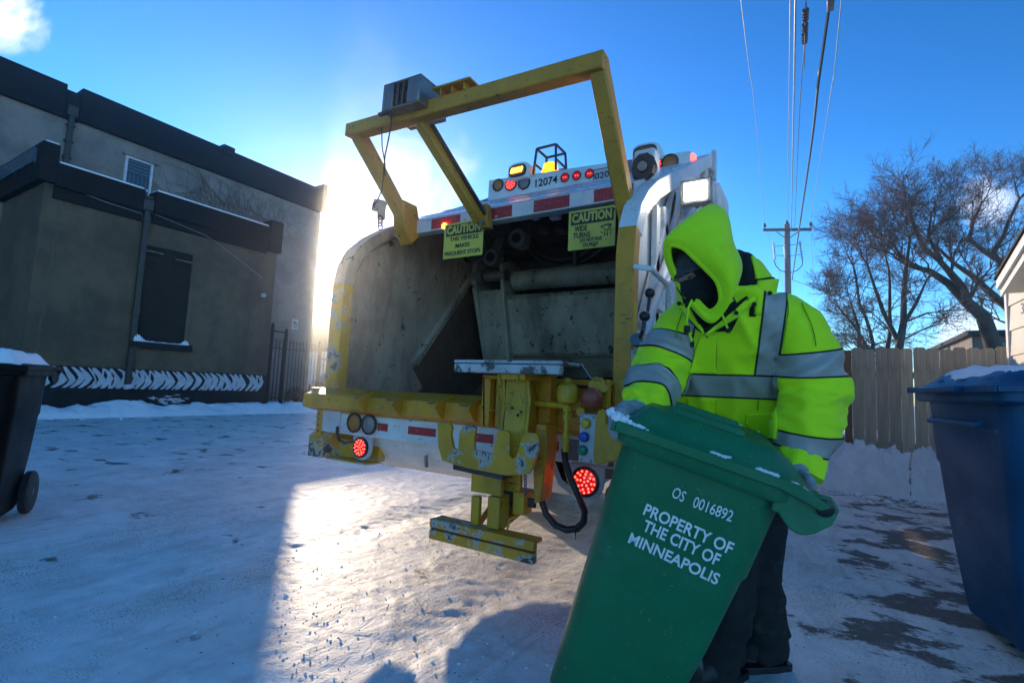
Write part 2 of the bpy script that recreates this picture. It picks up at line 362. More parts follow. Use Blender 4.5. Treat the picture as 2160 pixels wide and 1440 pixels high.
M['pipe'] = plain('downspout', (.055, .045, .035), .5, .2, .3, 4)
M['frame'] = plain('white_window_frame', (.62, .62, .64), .5)
M['glass'] = plain('window_glass', (.03, .035, .045), .08, 0, .2, 3, spec=.8)
M['iron'] = plain('iron', (.018, .017, .017), .5, .3)
def wood(name, a, b_, s=1.0, tint=.6):
    m, nt, b = newmat(name)
    g = noise(nt, 14*s, 6, .6, stretch=(3, 3, .16), dist=.6); big = noise(nt, 2.2, 4)
    c = mixc(nt, sstep(nt, g, .3, .72), a, b_)
    oi = nd(nt, 'ShaderNodeObjectInfo'); c = mixc(nt, mth(nt, 'MULTIPLY', oi.outputs['Random'], tint), c, tuple(x*.5 for x in b_))
    c = mixc(nt, mth(nt, 'MULTIPLY', sstep(nt, big, .55, .75), .4), c, (.10, .085, .05))
    nt.links.new(c, b.inputs['Base Color']); b.inputs['Roughness'].default_value = .8
    bump(nt, b, g, .4, .004); return m
M['fence'] = wood('weathered_cedar', (.66, .52, .36), (.46, .35, .24))
M['post'] = wood('treated_post', (.36, .20, .08), (.24, .13, .05))
M['pole'] = wood('pole_wood', (.26, .20, .15), (.15, .12, .10))
M['bark'] = plain('bark', (.12, .095, .075), .9, 0, .4, 6, .6, 20)
M['twig'] = plain('twig', (.20, .125, .09), .85, 0, .3, 3)
M['siding'] = plain('cream_siding', (.66, .60, .50), .6, 0, .08, 3, .08, 20)
M['trim'] = plain('white_trim', (.74, .70, .64), .5, 0, .08, 3)
M['shingle'] = plain('dark_shingle', (.05, .045, .045), .9, 0, .3, 8, .4, 20)
M['wire'] = plain('bare_wire', (.34, .34, .35), .4, .5)
M['cable'] = plain('black_cable', (.015, .015, .017), .4)
M['porcelain'] = plain('porcelain', (.45, .46, .48), .25)

def text(s, name, m, parent, loc, right, up, size, width=None, off=0.0, ext=.0015, shear=0, spacing=1.0, align='CENTER', lineh=None):
    """flat lettering as a thin mesh; right/up are unit vectors in world space"""
    cu = bpy.data.curves.new(name, 'FONT'); cu.body = s; cu.align_x = align; cu.align_y = 'CENTER'; cu.size = 1.0
    cu.extrude = ext/size; cu.offset = off; cu.shear = shear; cu.space_character = spacing; cu.resolution_u = 4
    if lineh: cu.space_line = lineh
    o = bpy.data.objects.new(name+'_c', cu); C.objects.link(o)
    bpy.context.view_layer.update()
    dg = bpy.context.evaluated_depsgraph_get(); me = bpy.data.meshes.new_from_object(o.evaluated_get(dg))
    bpy.data.objects.remove(o); bpy.data.curves.remove(cu)
    right, up = Vector(right).normalized(), Vector(up).normalized(); nrm = right.cross(up)
    xs = [v.co.x for v in me.vertices]; w = max(xs)-min(xs); sx = size if width is None else width/w
    org = ORG.get(parent.name, Vector((0, 0, 0))) if parent else Vector()
    for v in me.vertices: v.co = Vector(loc)-org + right*(v.co.x*sx)+up*(v.co.y*size)+nrm*(v.co.z*size)
    me.materials.clear(); me.materials.append(m)
    me.name = name; t = bpy.data.objects.new(name, me); C.objects.link(t)
    if parent: t.parent = parent; ORG[t.name] = org
    return t

# ================================================================== GROUND
def axis_coords(lo, hi, a, b, fine, coarse):
    """dense between a and b, growing outwards to lo / hi"""
    out = list(np.arange(a, b, fine)); s = fine; x = b
    while x < hi: out.append(x); s *= 1.12; x += min(s, coarse)
    out.append(hi); s = fine; x = a
    pre = []
    while x > lo: s *= 1.12; x -= min(s, coarse); pre.append(max(x, lo))
    return np.array(sorted(set(np.round(pre+out, 4))))
gx = axis_coords(-400, 400, -4.2, 1.6, .022, 60); gy = axis_coords(-400, 700, .6, 4.4, .02, 60)
GX, GY = np.meshgrid(gx, gy)
def gheight(x, y):
    near = np.exp(-((np.abs(x+2)/30)**4+(np.abs(y-3)/30)**4))
    h = .022*(fbm(x*.7, y*.7, 3, 1)-.5)+.008*(fbm(x*2.1+y, y*3.1, 4, 5)-.5)+.005*(fbm(x*9, y*14, 3, 9)-.5)+.0035*(fbm(x*34, y*40, 2, 23)-.5)
    # ridged lumps broken by boots and wheels
    r = 1-np.abs(2*fbm(x*3.2+1.6*y, y*5.2, 4, 14)-1); h += .006*np.clip(r-.86, 0, 1)*7*(x < .3)
    for cx in (-1.55, -3.0, -4.9):
        w = x-cx-.12*np.sin(y*.35); g = np.exp(-(w/.17)**2)
        h += -.016*g + .0025*g*np.sin(y*42+np.abs(w)*24)*(vnoise(x*2, y*2, 8) > .35)
    right = np.clip((x-.1)/.8, 0, 1)*np.clip((8-y), 0, 1); h = h*(1-.6*right)
    return h*near
GZ = gheight(GX, GY)
nx, ny = len(gx), len(gy); ii = np.arange(nx*ny).reshape(ny, nx)
Fg = np.stack([ii[:-1, :-1], ii[:-1, 1:], ii[1:, 1:], ii[1:, :-1]], -1).reshape(-1, 4)
struct(mesh_np('ground', np.stack([GX, GY, GZ], -1).reshape(-1, 3), Fg, M['ground']))

def bank(name, path, width, height, seed, du=.05, lump=.5, fq=3.0, m=None, label=None):
    """heap of shovelled snow along a ground polyline"""
    path = [Vector((*p, 0)) for p in path]; L = [0]
    for a, b in zip(path, path[1:]): L.append(L[-1]+(b-a).length)
    n = int(L[-1]/du)+2; k = max(int(width/du*1.1), 10); V = []
    for i in range(n):
        s = L[-1]*i/(n-1); j = 0
        while j < len(L)-2 and s > L[j+1]: j += 1
        a, b = path[j], path[j+1]; t = (s-L[j])/(L[j+1]-L[j]); c = a.lerp(b, t); d = (b-a).normalized(); sd = Vector((d.y, -d.x, 0))
        for q in range(k+1):
            u = q/k*2-1; V.append((c.x+sd.x*u*width/2, c.y+sd.y*u*width/2, u, i/(n-1)))
    V = np.array(V); x, y, u, tt = V.T
    prof = np.clip(1-np.abs(u)**1.8, 0, 1)*np.clip(np.minimum(tt, 1-tt)*14, 0, 1)
    big = fbm(x*.9, y*.9, 3, seed); r = np.abs(2*fbm(x*fq, y*fq, 4, seed+5, .6)-1); r2 = fbm(x*fq*4, y*fq*4, 3, seed+11, .6)
    z = prof*height*(.45+.9*big)*(1-lump+lump*2.2*(1-r)*.8)+prof**.5*(r2-.5)*height*.20*lump - .03
    V3 = np.stack([x+(r2-.5)*.08*lump*prof, y+(r-.3)*.08*lump*prof, z], 1)
    q = np.arange(n*(k+1)).reshape(n, k+1); F = np.stack([q[:-1, :-1], q[:-1, 1:], q[1:, 1:], q[1:, :-1]], -1).reshape(-1, 4)
    return stuff(mesh_np(name, V3, F, m or M['snow']))
bank('snow_bank', [(-14.55, 2.6), (-14.5, 5.5), (-14.5, 9.4), (-14.5, 18)], 1.1, .30, 3, .06, .45, 1.6)
bank('snow_bank', [(-.3, 8.25), (1.0, 8.1), (2.1, 7.85)], 1.15, .40, 21, .02, .7, 3.2)
bank('snow_bank', [(.05, 9), (.0, 12), (-.1, 22)], .8, .32, 31, .05, .6, 3)
# loose clods of snow and ice kicked over the alley
def clods(name, n, region, r0, r1, m, seed):
    rr = random.Random(seed); mb = MB()
    base = [(1, 0, 0), (-1, 0, 0), (0, 1, 0), (0, -1, 0), (0, 0, 1), (0, 0, -1)]; fs = [(0, 2, 4), (2, 1, 4), (1, 3, 4), (3, 0, 4), (2, 0, 5), (1, 2, 5), (3, 1, 5), (0, 3, 5)]
    for _ in range(n):
        x, y = region(rr); s = r0*(r1/r0)**(rr.random()**2.2); a = rr.random()*6.28; ca, sa = math.cos(a), math.sin(a)
        z = float(gheight(np.array([x]), np.array([y]))[0]); vs = []
        for bx, by, bz in base:
            k = rr.uniform(.55, 1.2); bx, by, bz = bx*k*1.25, by*k, bz*k*.7; vs.append((x+(bx*ca-by*sa)*s, y+(bx*sa+by*ca)*s, z+s*.25+bz*s))
        mb.add(vs, fs)
    return stuff(mb.build(name, m))
def reg_mid(rr):
    while True:
        x, y = rr.uniform(-3.2, .2), rr.uniform(.8, 3.6)
        if y < -.74*x-.35+rr.gauss(0, .25) and rr.random() < .8: continue
        if rr.random() < vn1(x*1.4, y*1.4): return x, y
def vn1(x, y): return float(vnoise(np.array([x]), np.array([y]), 77)[0])**2
clods('snow_clods', 1800, reg_mid, .002, .009, M['fsnow'], 1)
M['chaff'] = plain('brown_grit', (.09, .065, .04), .9)
clods('grit', 1500, reg_mid, .0015, .0045, M['chaff'], 2)
clods('bank_clods', 420, lambda rr: (rr.gauss(.9, .8), rr.gauss(7.5, .28)), .01, .07, M['fsnow'], 5)
clods('wall_clods', 160, lambda rr: (rr.gauss(-13.8, .2), rr.uniform(3, 12)), .01, .06, M['fsnow'], 6)

# ================================================================== STUCCO BUILDING
X0, X1 = -15.0, -18.0
bl = thing('stucco_building', 'dark stucco two storey building with black parapets and a painted zebra stripe band', 'building', (X0, 6.6, 0))
MB().bx(X0, X0-3.2, 3.70, 9.47, .74, 5.72).build('wall', M['stucco'], bl, label='dark ground floor stucco wall')
MB().bx(X1, X1-8, -12, 13.2, 0, 8.9).build('wall', M['stucco2'], bl, label='lighter grey upper stucco wall')
MB().bx(X0+.03, X0-3.2, 3.67, 9.5, -.3, .74).build('plinth', M['plinth'], bl)
# upper fascia with the step above the downspout
fa = MB(); fa.bx(X1+.14, X1-.4, -12, 4.62, 8.07, 9.02).bx(X1+.10, X1-.4, 4.62, 4.95, 8.07, 8.90).bx(X1+.14, X1-.4, 4.95, 13.1, 8.12, 9.10)
fa.bx(X1+.2, X1-.5, 8.9, 9.3, 8.9, 9.22).bx(X1+.18, X1-.5, 13.1, 13.3, 8.2, 9.36); fa.build('fascia', M['fascia'], bl, .012)
MB().bx(X1-.4, X1-8, 13.1, 13.3, 8.2, 9.25).build('parapet', M['stucco2'], bl)
fb = MB(); fb.bx(X0+.16, X0-.3, 3.55, 3.86, 5.3, 6.20).bx(X0+.14, X0-.3, 3.86, 5.62, 5.25, 5.80).bx(X0+.08, X0-.3, 5.62, 5.86, 5.2, 5.62)
fb.bx(X0+.14, X0-.3, 5.86, 9.1, 5.28, 5.86).bx(X0+.17, X0-.3, 9.1, 9.52, 5.1, 6.10).bx(X0+.06, X0-.2, 3.86, 5.62, 4.98, 5.25).bx(X0+.06, X0-.2, 5.86, 9.1, 5.0, 5.28)
fb.bx(X0-.3, X0-3.2, 3.55, 3.86, 5.3, 6.20).build('fascia', M['fascia'], bl, .012)
sn = MB(); sn.bx(X0+.12, X0-.28, 3.88, 5.58, 5.80, 5.85).bx(X0+.12, X0-.28, 5.9, 9.05, 5.86, 5.91).bx(X0+.13, X0-.28, 3.6, 3.84, 6.2, 6.24).build('snow_cap', M['fsnow'], bl, .015)
M['blue_lit'] = plain('blue_lit_cornice', (.10, .16, .2), .3, .4)  # cornice strip on the south face, its blue skylight put into the colour
MB().bx(X0-.2, X0-3.2, 3.50, 3.55, 5.75, 6.1).build('blue_lit_trim', M['blue_lit'], bl)
# old render line and stains on the south return
st_ = MB(); 
for k in range(26):
    z = .9+k*.17; st_.box((X0+.004, 3.92+.02*math.sin(k*1.7)+.004*k, z), (.006, .05+.02*math.sin(k*2.3), .17))
M['efflo'] = plain('efflorescence', (.17, .14, .09), .9, 0, .6, 40, .4, 60)
st_.build('render_stain', M['efflo'], bl)
# upper sash window
w = MB(); y0, y1, z0, z1 = 6.17, 6.92, 6.0, 7.66
w.bx(X1+.05, X1-.02, y0, y0+.07, z0, z1).bx(X1+.05, X1-.02, y1-.07, y1, z0, z1).bx(X1+.05, X1-.02, y0+.07, y1-.07, z1-.07, z1).bx(X1+.06, X1-.02, y0+.07, y1-.07, 6.72, 6.79).bx(X1+.05, X1-.02, y0+.07, y1-.07, z0, z0+.06)
wf = w.build('window', M['frame'], bl, .006)
MB().bx(X1+.012, X1-.01, y0+.07, y1-.07, z0+.06, z1-.07).build('pane', M['glass'], wf)
vb = MB()
for k in range(4): vb.bx(X1+.016, X1+.012, y0+.08, y1-.08, 7.52-k*.1, 7.55-k*.1)
for k in range(5): vb.bx(X1+.016, X1+.012, y0+.15+k*.11, y0+.17+k*.11, 6.82, 7.15)
M['blind'] = plain('blind', (.14, .15, .17), .6); vb.build('blind', M['blind'], wf)
lt = MB().bx(X1+.10, X1, y0-.08, y1+.12, z1+.0, z1+.07).build('lintel', M['stucco2'], bl, .01)
# tall boarded opening
o0, o1, q0, q1 = 5.80, 6.95, 1.86, 4.40
MB().bx(X0+.004, X0-.1, o0, o1, q0, q1).build('window_board', M['board'], bl)
r_ = MB().bx(X0+.05, X0, o0-.1, o0, q0, q1+.1).bx(X0+.05, X0, o1, o1+.1, q0, q1+.1).bx(X0+.06, X0, o0, o1, q1, q1+.1); r_.build('window_reveal', M['stucco'], bl, .008)
MB().bx(X0+.20, X0, o0-.14, o1+.16, 1.70, 1.86).build('sill', M['plinth'], bl, .012)
lp = MB().box((X0+.08, 5.98, 4.25), (.14, .42, .03), Matrix.Rotation(.35, 3, 'Y')).box((X0+.08, 6.7, 4.18), (.14, .42, .03), Matrix.Rotation(.35, 3, 'Y')); lp.build('lamp_hood', M['steel'], bl)
ss = MB()
for k in range(26):
    yy = o0-.05+k*(o1-o0+.1)/25; hh = .02+.17*math.exp(-((yy-o0)/.13)**2)+.10*math.exp(-((yy-o1)/.08)**2)*random.uniform(.6, 1.3)+.02*random.random()
    ss.ball((X0+.09, yy, 1.86), 1, 8, 6, (.08, .04, hh))
ss.build('sill_snow', M['fsnow'], bl, smooth=True)
# downspouts with brackets
for (yy, xx, za, zb, wd) in ((5.72, X0+.07, .75, 5.3, .13), (4.8, X1+.07, 5.9, 8.2, .13)):
    d = MB(); d.bx(xx-.06, xx+.06, yy-wd/2, yy+wd/2, za, zb); d.bx(xx-.09, xx+.09, yy-wd*.9, yy+wd*.9, zb-.02, zb+.28)
    dp = d.build('downspout', M['pipe'], bl, .02)
    br = MB()
    for k in range(4):
        z = za+.6+k*(zb-za-.9)/3; br.bx(xx-.065, xx+.065, yy-wd*.75, yy+wd*.75, z, z+.035)
    br.build('bracket', M['dsteel'], dp)
MB().box((X0+.10, 5.74, .7), (.16, .2, .12), Matrix.Rotation(.2, 3, 'X')).build('splash_foot', M['zwhite'], bl, .02)
# zebra painted band (flat paint, 3 mm proud)
zb_ = MB(); yb = 3.75; rz = random.Random(4)
MB().bx(X0+.033, X0+.03, 3.70, 9.45, .62, 1.15).build('painted_band', M['plinth'], bl)
zz0, zz1 = .64, 1.13; x_ = X0+.036
while yb < 9.2:
    wd = rz.uniform(.05, .13); gap = rz.uniform(.06, .12); lean = rz.uniform(.12, .19); pk = rz.uniform(.35, .65)
    rows = [(0, 0), (pk*.5, lean*.7), (pk, lean), (pk+.2, lean*.65), (1, -.06+lean*.2)]
    if rz.random() < .45: # forked stripe
        t2 = rz.uniform(.3, .7); pts = []
    L_, R_ = [], []
    for t, s in rows:
        ww = wd*(.35+1.1*math.sin(math.pi*min(max(t*.8+.12, 0), 1))); z = zz0+(zz1-zz0)*t
        L_.append((x_, yb+s-ww/2, z)); R_.append((x_, yb+s+ww/2, z))
    n0 = len(zb_.v); zb_.v += L_+R_; k = len(L_)
    zb_.f += [(n0+i, n0+i+k, n0+i+k+1, n0+i+1) for i in range(k-1)]
    if rz.random() < .5:
        zt = zz0+(zz1-zz0)*.55; ze = zz1 if rz.random() < .5 else zz0; zb_.add([(x_+.002, yb+lean, zt), (x_+.002, yb+lean+.03, zt+.02), (x_+.002, yb+wd+.06, ze), (x_+.002, yb+wd+.01, ze)], [(0, 1, 2, 3)])
    yb += wd*.8+gap
zb_.build('zebra_stripes', M['zwhite'], bl)
# flaked patch on the plinth
fp = MB()
for k in range(46):
    yy = 6.75+random.gauss(0, .18)*1.2; zz = .36+random.gauss(0, .05); 
    if abs(yy-6.75) > .35: zz = .41+random.gauss(0, .012)
    a = random.uniform(.02, .10); fp.poly([(X0+.034+k*.0001, yy-a, zz), (X0+.034+k*.0001, yy-a*.2, zz+random.uniform(.008, .03)), (X0+.034+k*.0001, yy+a, zz+.01), (X0+.034+k*.0001, yy+a*.3, zz-random.uniform(.008, .035))])
fp.build('flaked_patch', M['zwhite'], bl)
# wall bits: service wire, lamp
MB().tube([(X0+.1, 3.95, 5.33), (X0+.1, 4.8, 5.2), (X0+.1, 5.6, 5.16)], .012, 6).tube([(X0+.1, 5.9, 5.24), (X0+.08, 7.2, 5.05), (X0+.07, 7.6, 4.9), (X0+.06, 9.0, 4.2)], .010, 6).build('service_wire', M['wire'], bl)
MB().ball((X0+.1, 9.1, 3.65), .07).box((X0+.03, 9.1, 3.65), (.05, .1, .1)).build('wall_lamp', M['porcelain'], bl, smooth=True)
# doorway and jamb beside the gate
MB().bx(X1+.02, X1-.05, 10.0, 10.9, 0, 2.9).build('door', M['board'], bl)
MB().bx(X1+.06, X1, 9.86, 10.0, 0, 2.95).bx(X1+.06, X1, 10.9, 11.04, 0, 2.95).bx(X1+.06, X1, 10, 10.9, 2.9, 3.05).build('door_frame', M['frame'], bl, .01)

# vine stems on the upper wall
vm = MB(); rv = random.Random(12)
for k in range(170):
    y = rv.gauss(9.9, 1.1); z = rv.uniform(5.8, 7.2); a = rv.uniform(.6, 2.5); pts = []
    for s in range(rv.randint(5, 13)):
        pts.append((X1+.015+rv.random()*.02, y, z)); a += rv.gauss(0, .42); a = min(max(a, -.2), 3.3); y += math.cos(a)*.19; z += math.sin(a)*.19
        if z > 8.1 or y > 13: break
    if len(pts) > 2: vm.tube(pts, [.009*(1-.6*i/len(pts)) for i in range(len(pts))], 4, False)
tag(vm.build('climbing_vine', M['twig']), 'bare tangled vine stems climbing the grey upper wall', 'vine')
# sign plate on the wall by the gate
sg = thing('wall_sign', 'small white notice fixed high on the wall behind the gate', 'sign', tuple(P(622, 684, 'x', X1+.06)))
pc = P(622, 684, 'x', X1+.06); MB().box(pc, (.02, .26, .42)).build('plate', M['zwhite'], sg, .004)
MB().box(pc+Vector((.013, 0, .03)), (.004, .14, .03)).box(pc+Vector((.013, .055, -.03)), (.004, .03, .12)).box(pc+Vector((.013, 0, -.09)), (.004, .14, .025)).box(pc+Vector((.013, -.03, .08)), (.004, .05, .08)).build('lettering', M['plinth'], sg)

# iron gate and fence
gt = thing('iron_fence', 'black iron picket fence with gate closing the passage beside the stucco building', 'fence', (X0, 10.5, 0))
ya, ybb = 9.6, 17.5
pk_me = MB().bx(-.011, .011, -.011, .011, .22, 2.12).loft([[(-.02, -.02, 2.12), (.02, -.02, 2.12), (.02, .02, 2.12), (-.02, .02, 2.12)], [(-.002, -.002, 2.24), (.002, -.002, 2.24), (.002, .002, 2.24), (-.002, .002, 2.24)]]).build('picket', M['iron']).data
bpy.data.objects.remove(bpy.data.objects['picket'])
y = ya+.12
while y < ybb:
    inst(pk_me, 'picket', gt, (X0, y, 0 if y > 11.3 else .12)); y += .125
for (z0_, z1_, a, b) in ((.42, .46, ya, ybb), (1.78, 1.82, 11.4, ybb), (2.02, 2.05, ya, 11.4), (2.18, 2.21, 11.4, ybb)):
    MB().bx(X0-.02, X0+.02, a, b, z0_, z1_).build('rail', M['iron'], gt)
for y, hh in ((9.55, 2.75), (10.05, 2.62), (11.4, 2.35), (13.4, 2.35), (15.4, 2.35)):
    MB().bx(X0-.04, X0+.04, y-.04, y+.04, 0, hh).ball((X0, y, hh+.04), .05, 10, 6).build('post', M['iron'], gt)
MB().bx(X0-.04, X0+.04, 11.5, ybb, 0, .22).build('kerb', M['stucco2'], gt)
MB().bx(X0-.02, X0+.02, 9.6, 10.0, 2.55, 2.60).build('lintel_rail', M['iron'], gt)

# shrubs behind the gate
def leafy(name, c, r, n, m, label, group=None, seed=1, sc=(1, 1, 1)):
    rr = random.Random(seed); mb = MB()
    for _ in range(n):
        v = Vector((rr.gauss(0, 1), rr.gauss(0, 1), rr.gauss(0, 1))).normalized()*r*rr.uniform(.45, 1)**.5; v = Vector((v.x*sc[0], v.y*sc[1], v.z*sc[2]))
        p = Vector(c)+v; a = Vector((rr.gauss(0, 1), rr.gauss(0, 1), rr.gauss(0, 1))).normalized()*.06; b = a.cross(Vector((rr.random(), rr.random(), 1))).normalized()*.035
        if p.z > .02: mb.add([p-a, p+b, p+a, p-b], [(0, 1, 2, 3)])
    for k in range(10):
        mb.tube([(c[0], c[1], .0), Vector(c)+Vector((rr.gauss(0, r*.5), rr.gauss(0, r*.5), rr.uniform(0, r)))], [.02, .008], 4)
    return tag(mb.build(name, m), label, 'shrub', group)
M['evergreen'] = plain('evergreen', (.035, .045, .025), .8, 0, .4, 4)
M['redshrub'] = plain('reddish_shrub', (.10, .05, .03), .8, 0, .4, 4)
leafy('shrub', (-16.6, 13.2, .55), .62, 900, M['evergreen'], 'dark snow dusted shrub behind the middle of the iron fence', seed=2)
leafy('shrub', (-16.3, 16.0, .45), .5, 700, M['redshrub'], 'reddish brown clipped shrub behind the far end of the iron fence', seed=3)
leafy('shrub', (-16.9, 11.9, .35), .4, 500, M['evergreen'], 'low dark shrub nearest the doorway behind the iron fence', seed=8)
sc_ = MB()
for (a, b, c_, r_) in ((-16.5, 13.2, 1.02, .3), (-16.2, 16, .85, .25), (-16.0, 13.8, .6, .22)): sc_.ball((a, b, c_), r_, 12, 6, (1, 1, .35))
stuff(sc_.build('shrub_snow', M['fsnow'], smooth=True))
struct(MB().grid(24, 30, lambda u, v: Vector((-15.2-2.7*u, 9.6+12*v, .30*float(fbm(np.array([u*3.]), np.array([v*6.]), 3, 4)[0])+.05))).build('garden_snow', M['fsnow'], smooth=True))

# far buildings and parked car seen past the gate
M['farwhite'] = plain('far_white_wall', (.62, .60, .56), .8, 0, .1, 1)
fbd = thing('far_building', 'pale two storey building with an arched window beyond the iron fence', 'building', (-34, 38, 0))
fx = -36.0
p1 = P(648, 632, 'x', fx); p2 = P(720, 640, 'x', fx)
MB().bx(fx, fx-14, p1.y-1, p1.y+26, 0, p1.z).build('wall', M['farwhite'], fbd)
MB().bx(fx+.3, fx-14.3, p1.y-1.2, p1.y+26.2, p1.z, p1.z+.4).build('cornice', M['farwhite'], fbd)
for px in (672, 686):
    c = P(px, 706, 'x', fx); 
    ar = [(fx+.05, c.y-.7, c.z-1.4), (fx+.05, c.y+.7, c.z-1.4), (fx+.05, c.y+.7, c.z+.5)]+[(fx+.05, c.y+.7*math.cos(t), c.z+.5+.7*math.sin(t)) for t in (math.pi*k/8 for k in range(1, 8))]+[(fx+.05, c.y-.7, c.z+.5)]
    MB().prism(ar, (.08, 0, 0)).build('window', M['glass'], fbd)

# ================================================================== GARBAGE TRUCK
TY = 2.67; XL, XR = -3.42, -0.87
tk = thing('garbage_truck', 'yellow and white rear loading garbage truck with raised yellow frame and red tail lights', 'garbage truck', (-2.13, TY, 0))
prof = [(2.67, .86), (2.67, 1.40), (2.67, 1.88), (2.70, 2.05), (2.78, 2.20), (2.93, 2.345), (3.12, 2.476), (3.41, 2.634), (3.77, 2.815), (4.52, 3.22), (4.92, 3.44), (5.16, 3.47)]
# inward normal offsets
def offs(pr, w):
    out = []
    for i, (y, z) in enumerate(pr):
        a = pr[max(i-1, 0)]; b = pr[min(i+1, len(pr)-1)]; d = Vector((b[0]-a[0], b[1]-a[1])).normalized(); out.append((y+d.y*w, z-d.x*w))
    return out
def flange(name, x0, x1, i0, i1, m, w=.10):
    pr = prof[i0:i1+1]; ins = offs(prof, w)[i0:i1+1]
    rings = [[(x0, y, z), (x1, y, z), (x1, q[0], q[1]), (x0, q[0], q[1])] for (y, z), q in zip(pr, ins)]
    return MB().loft(rings).build(name, m, tk, .006)
flange('side_flange', XL, XL+.14, 0, 2, M['yellow_worn']); flange('side_flange', XL, XL+.14, 2, 11, M['hopper'])
flange('side_flange', XR-.11, XR, 0, 3, M['yellow'], .09); flange('side_flange', XR-.11, XR, 3, 11, M['white'], .12)
# thin yellow edge strip on the outside of the right post
MB().bx(XR, XR+.012, 2.675, 2.71, .9, 1.60).build('edge_strip', M['yellow_clean'], tk)
def side_poly(x, w, y_end=5.16, zb=.62): 
    q = offs(prof, w); return [(x, y, z) for y, z in q]+[(x, y_end, q[-1][1]-.05), (x, y_end, zb), (x, q[0][0], zb)]
MB().prism(side_poly(XL+.01, .04), (.05, 0, 0)).build('side_wall', M['hopper'], tk)
MB().prism(side_poly(XR-.108, .05), (.03, 0, 0)).build('side_wall', M['white'], tk)
# scraped wear plate on the inner left wall with diagonal track
xi = XL+.062
dg = [P(1003, 560, 'x', xi), P(862, 768, 'x', xi), P(905, 850, 'x', xi)]
pl_ = [(xi, 2.80, 1.0), (xi, 2.80, 1.95), (xi, 2.95, 2.2), (xi, 3.4, 2.50), (xi, 4.3, 2.9), (xi, 4.9, 2.9), tuple(dg[0]), tuple(dg[1]), (xi, 3.75, 1.06), (xi, 3.6, .95)]
MB().prism(pl_, (.03, 0, 0)).build('wear_plate', M['hopper'], tk, .004)
MB().beam(dg[0]+Vector((.05, 0, 0)), dg[1]+Vector((.05, 0, 0)), .05, .035).beam(dg[0]+Vector((.04, .07, .0)), dg[1]+Vector((.04, .07, .0)), .03, .02).build('guide_track', M['hopper'], tk, .004)
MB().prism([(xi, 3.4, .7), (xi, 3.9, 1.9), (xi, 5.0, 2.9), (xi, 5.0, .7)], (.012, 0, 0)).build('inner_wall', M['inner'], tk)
# hopper trough, back wall, roof lining
tr = [(2.74, 1.0), (2.80, .80), (2.95, .64), (3.25, .54), (3.6, .56), (4.0, .68), (4.5, .95), (5.0, 1.25)]
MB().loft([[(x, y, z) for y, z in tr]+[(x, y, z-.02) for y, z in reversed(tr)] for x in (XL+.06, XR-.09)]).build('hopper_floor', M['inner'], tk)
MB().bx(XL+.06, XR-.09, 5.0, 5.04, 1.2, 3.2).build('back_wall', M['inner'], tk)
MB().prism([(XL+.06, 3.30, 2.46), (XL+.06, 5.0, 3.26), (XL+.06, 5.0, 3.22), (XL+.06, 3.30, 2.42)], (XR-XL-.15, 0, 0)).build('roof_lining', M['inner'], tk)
# belly below the bumper
be = [(2.66, .74), (2.68, .66), (2.80, .52), (3.0, .43), (3.3, .40), (3.7, .44), (4.2, .6)]
MB().loft([[(x, y, z) for y, z in be]+[(x, y+.04, z+.03) for y, z in reversed(be)] for x in (XL+.40, -1.35)]).build('hopper_belly', M['white'], tk, smooth=True)
MB().prism([(XL+.38, y, z) for y, z in be]+[(XL+.38, 4.2, .8), (XL+.38, 2.7, .8)], (.02, 0, 0)).build('belly_end', M['yellow'], tk)
# packer blade
xb0, xb1 = -3.0, XR-.1
by, bz = 4.40, P(1200, 583, 'y', 4.40).z
MB().cyl((P(1088, 588, 'y', by).x, by, bz), (xb1, by, bz), .105, 28).build('packer_tube', M['blade'], tk, smooth=True)
MB().prism([(xb0, by+.02, bz-.14), (xb0, by-.04, bz-.20), (xb0, by+.12, bz-.75), (xb0, by+.42, bz-.98), (xb0, by+.5, bz-.9), (xb0, by+.25, bz-.2)], (xb1-xb0, 0, 0)).build('packer_blade', M['blade'], tk, .01)
rb = MB()
for z in (.34, .56, .78): rb.beam((xb0+.02, by-.01+(z-.2)*.29, bz-z), (xb1, by-.01+(z-.2)*.29, bz-z), .012, .02)
rb.build('blade_seam', M['inner'], tk)
la = [P(1018, 560, 'y', by), P(1062, 560, 'y', by)]
ax0 = la[0].x-.02; ax1 = la[1].x+.05
MB().prism([(ax0, by-.16, bz+.20), (ax0, by-.16, bz-.05), (ax0, by+.18, bz-.98), (ax0, by+.5, bz-.98), (ax0, by+.3, bz+.2), (ax0, by+.0, bz+.30)], (.05, 0, 0)).prism([(ax1, by-.16, bz+.15), (ax1, by-.1, bz-.2), (ax1, by+.1, bz-.98), (ax1, by+.5, bz-.98), (ax1, by+.3, bz+.2), (ax1, by, bz+.22)], (.04, 0, 0)).prism([(ax0+.05, by-.10, bz-.10), (ax0+.05, by+.14, bz-.98), (ax0+.05, by+.20, bz-.98), (ax0+.05, by-.04, bz-.10)], (ax1-ax0-.05, 0, 0)).build('packer_arm', M['blade'], tk, .008)
MB().cyl((ax0-.03, by-.10, bz+.05), (ax0+.12, by-.10, bz+.05), .075, 20).cyl((ax0+.15, by-.10, bz+.05), (ax1+.06, by-.10, bz+.05), .06, 20).build('packer_pin', M['steel'], tk, smooth=True)
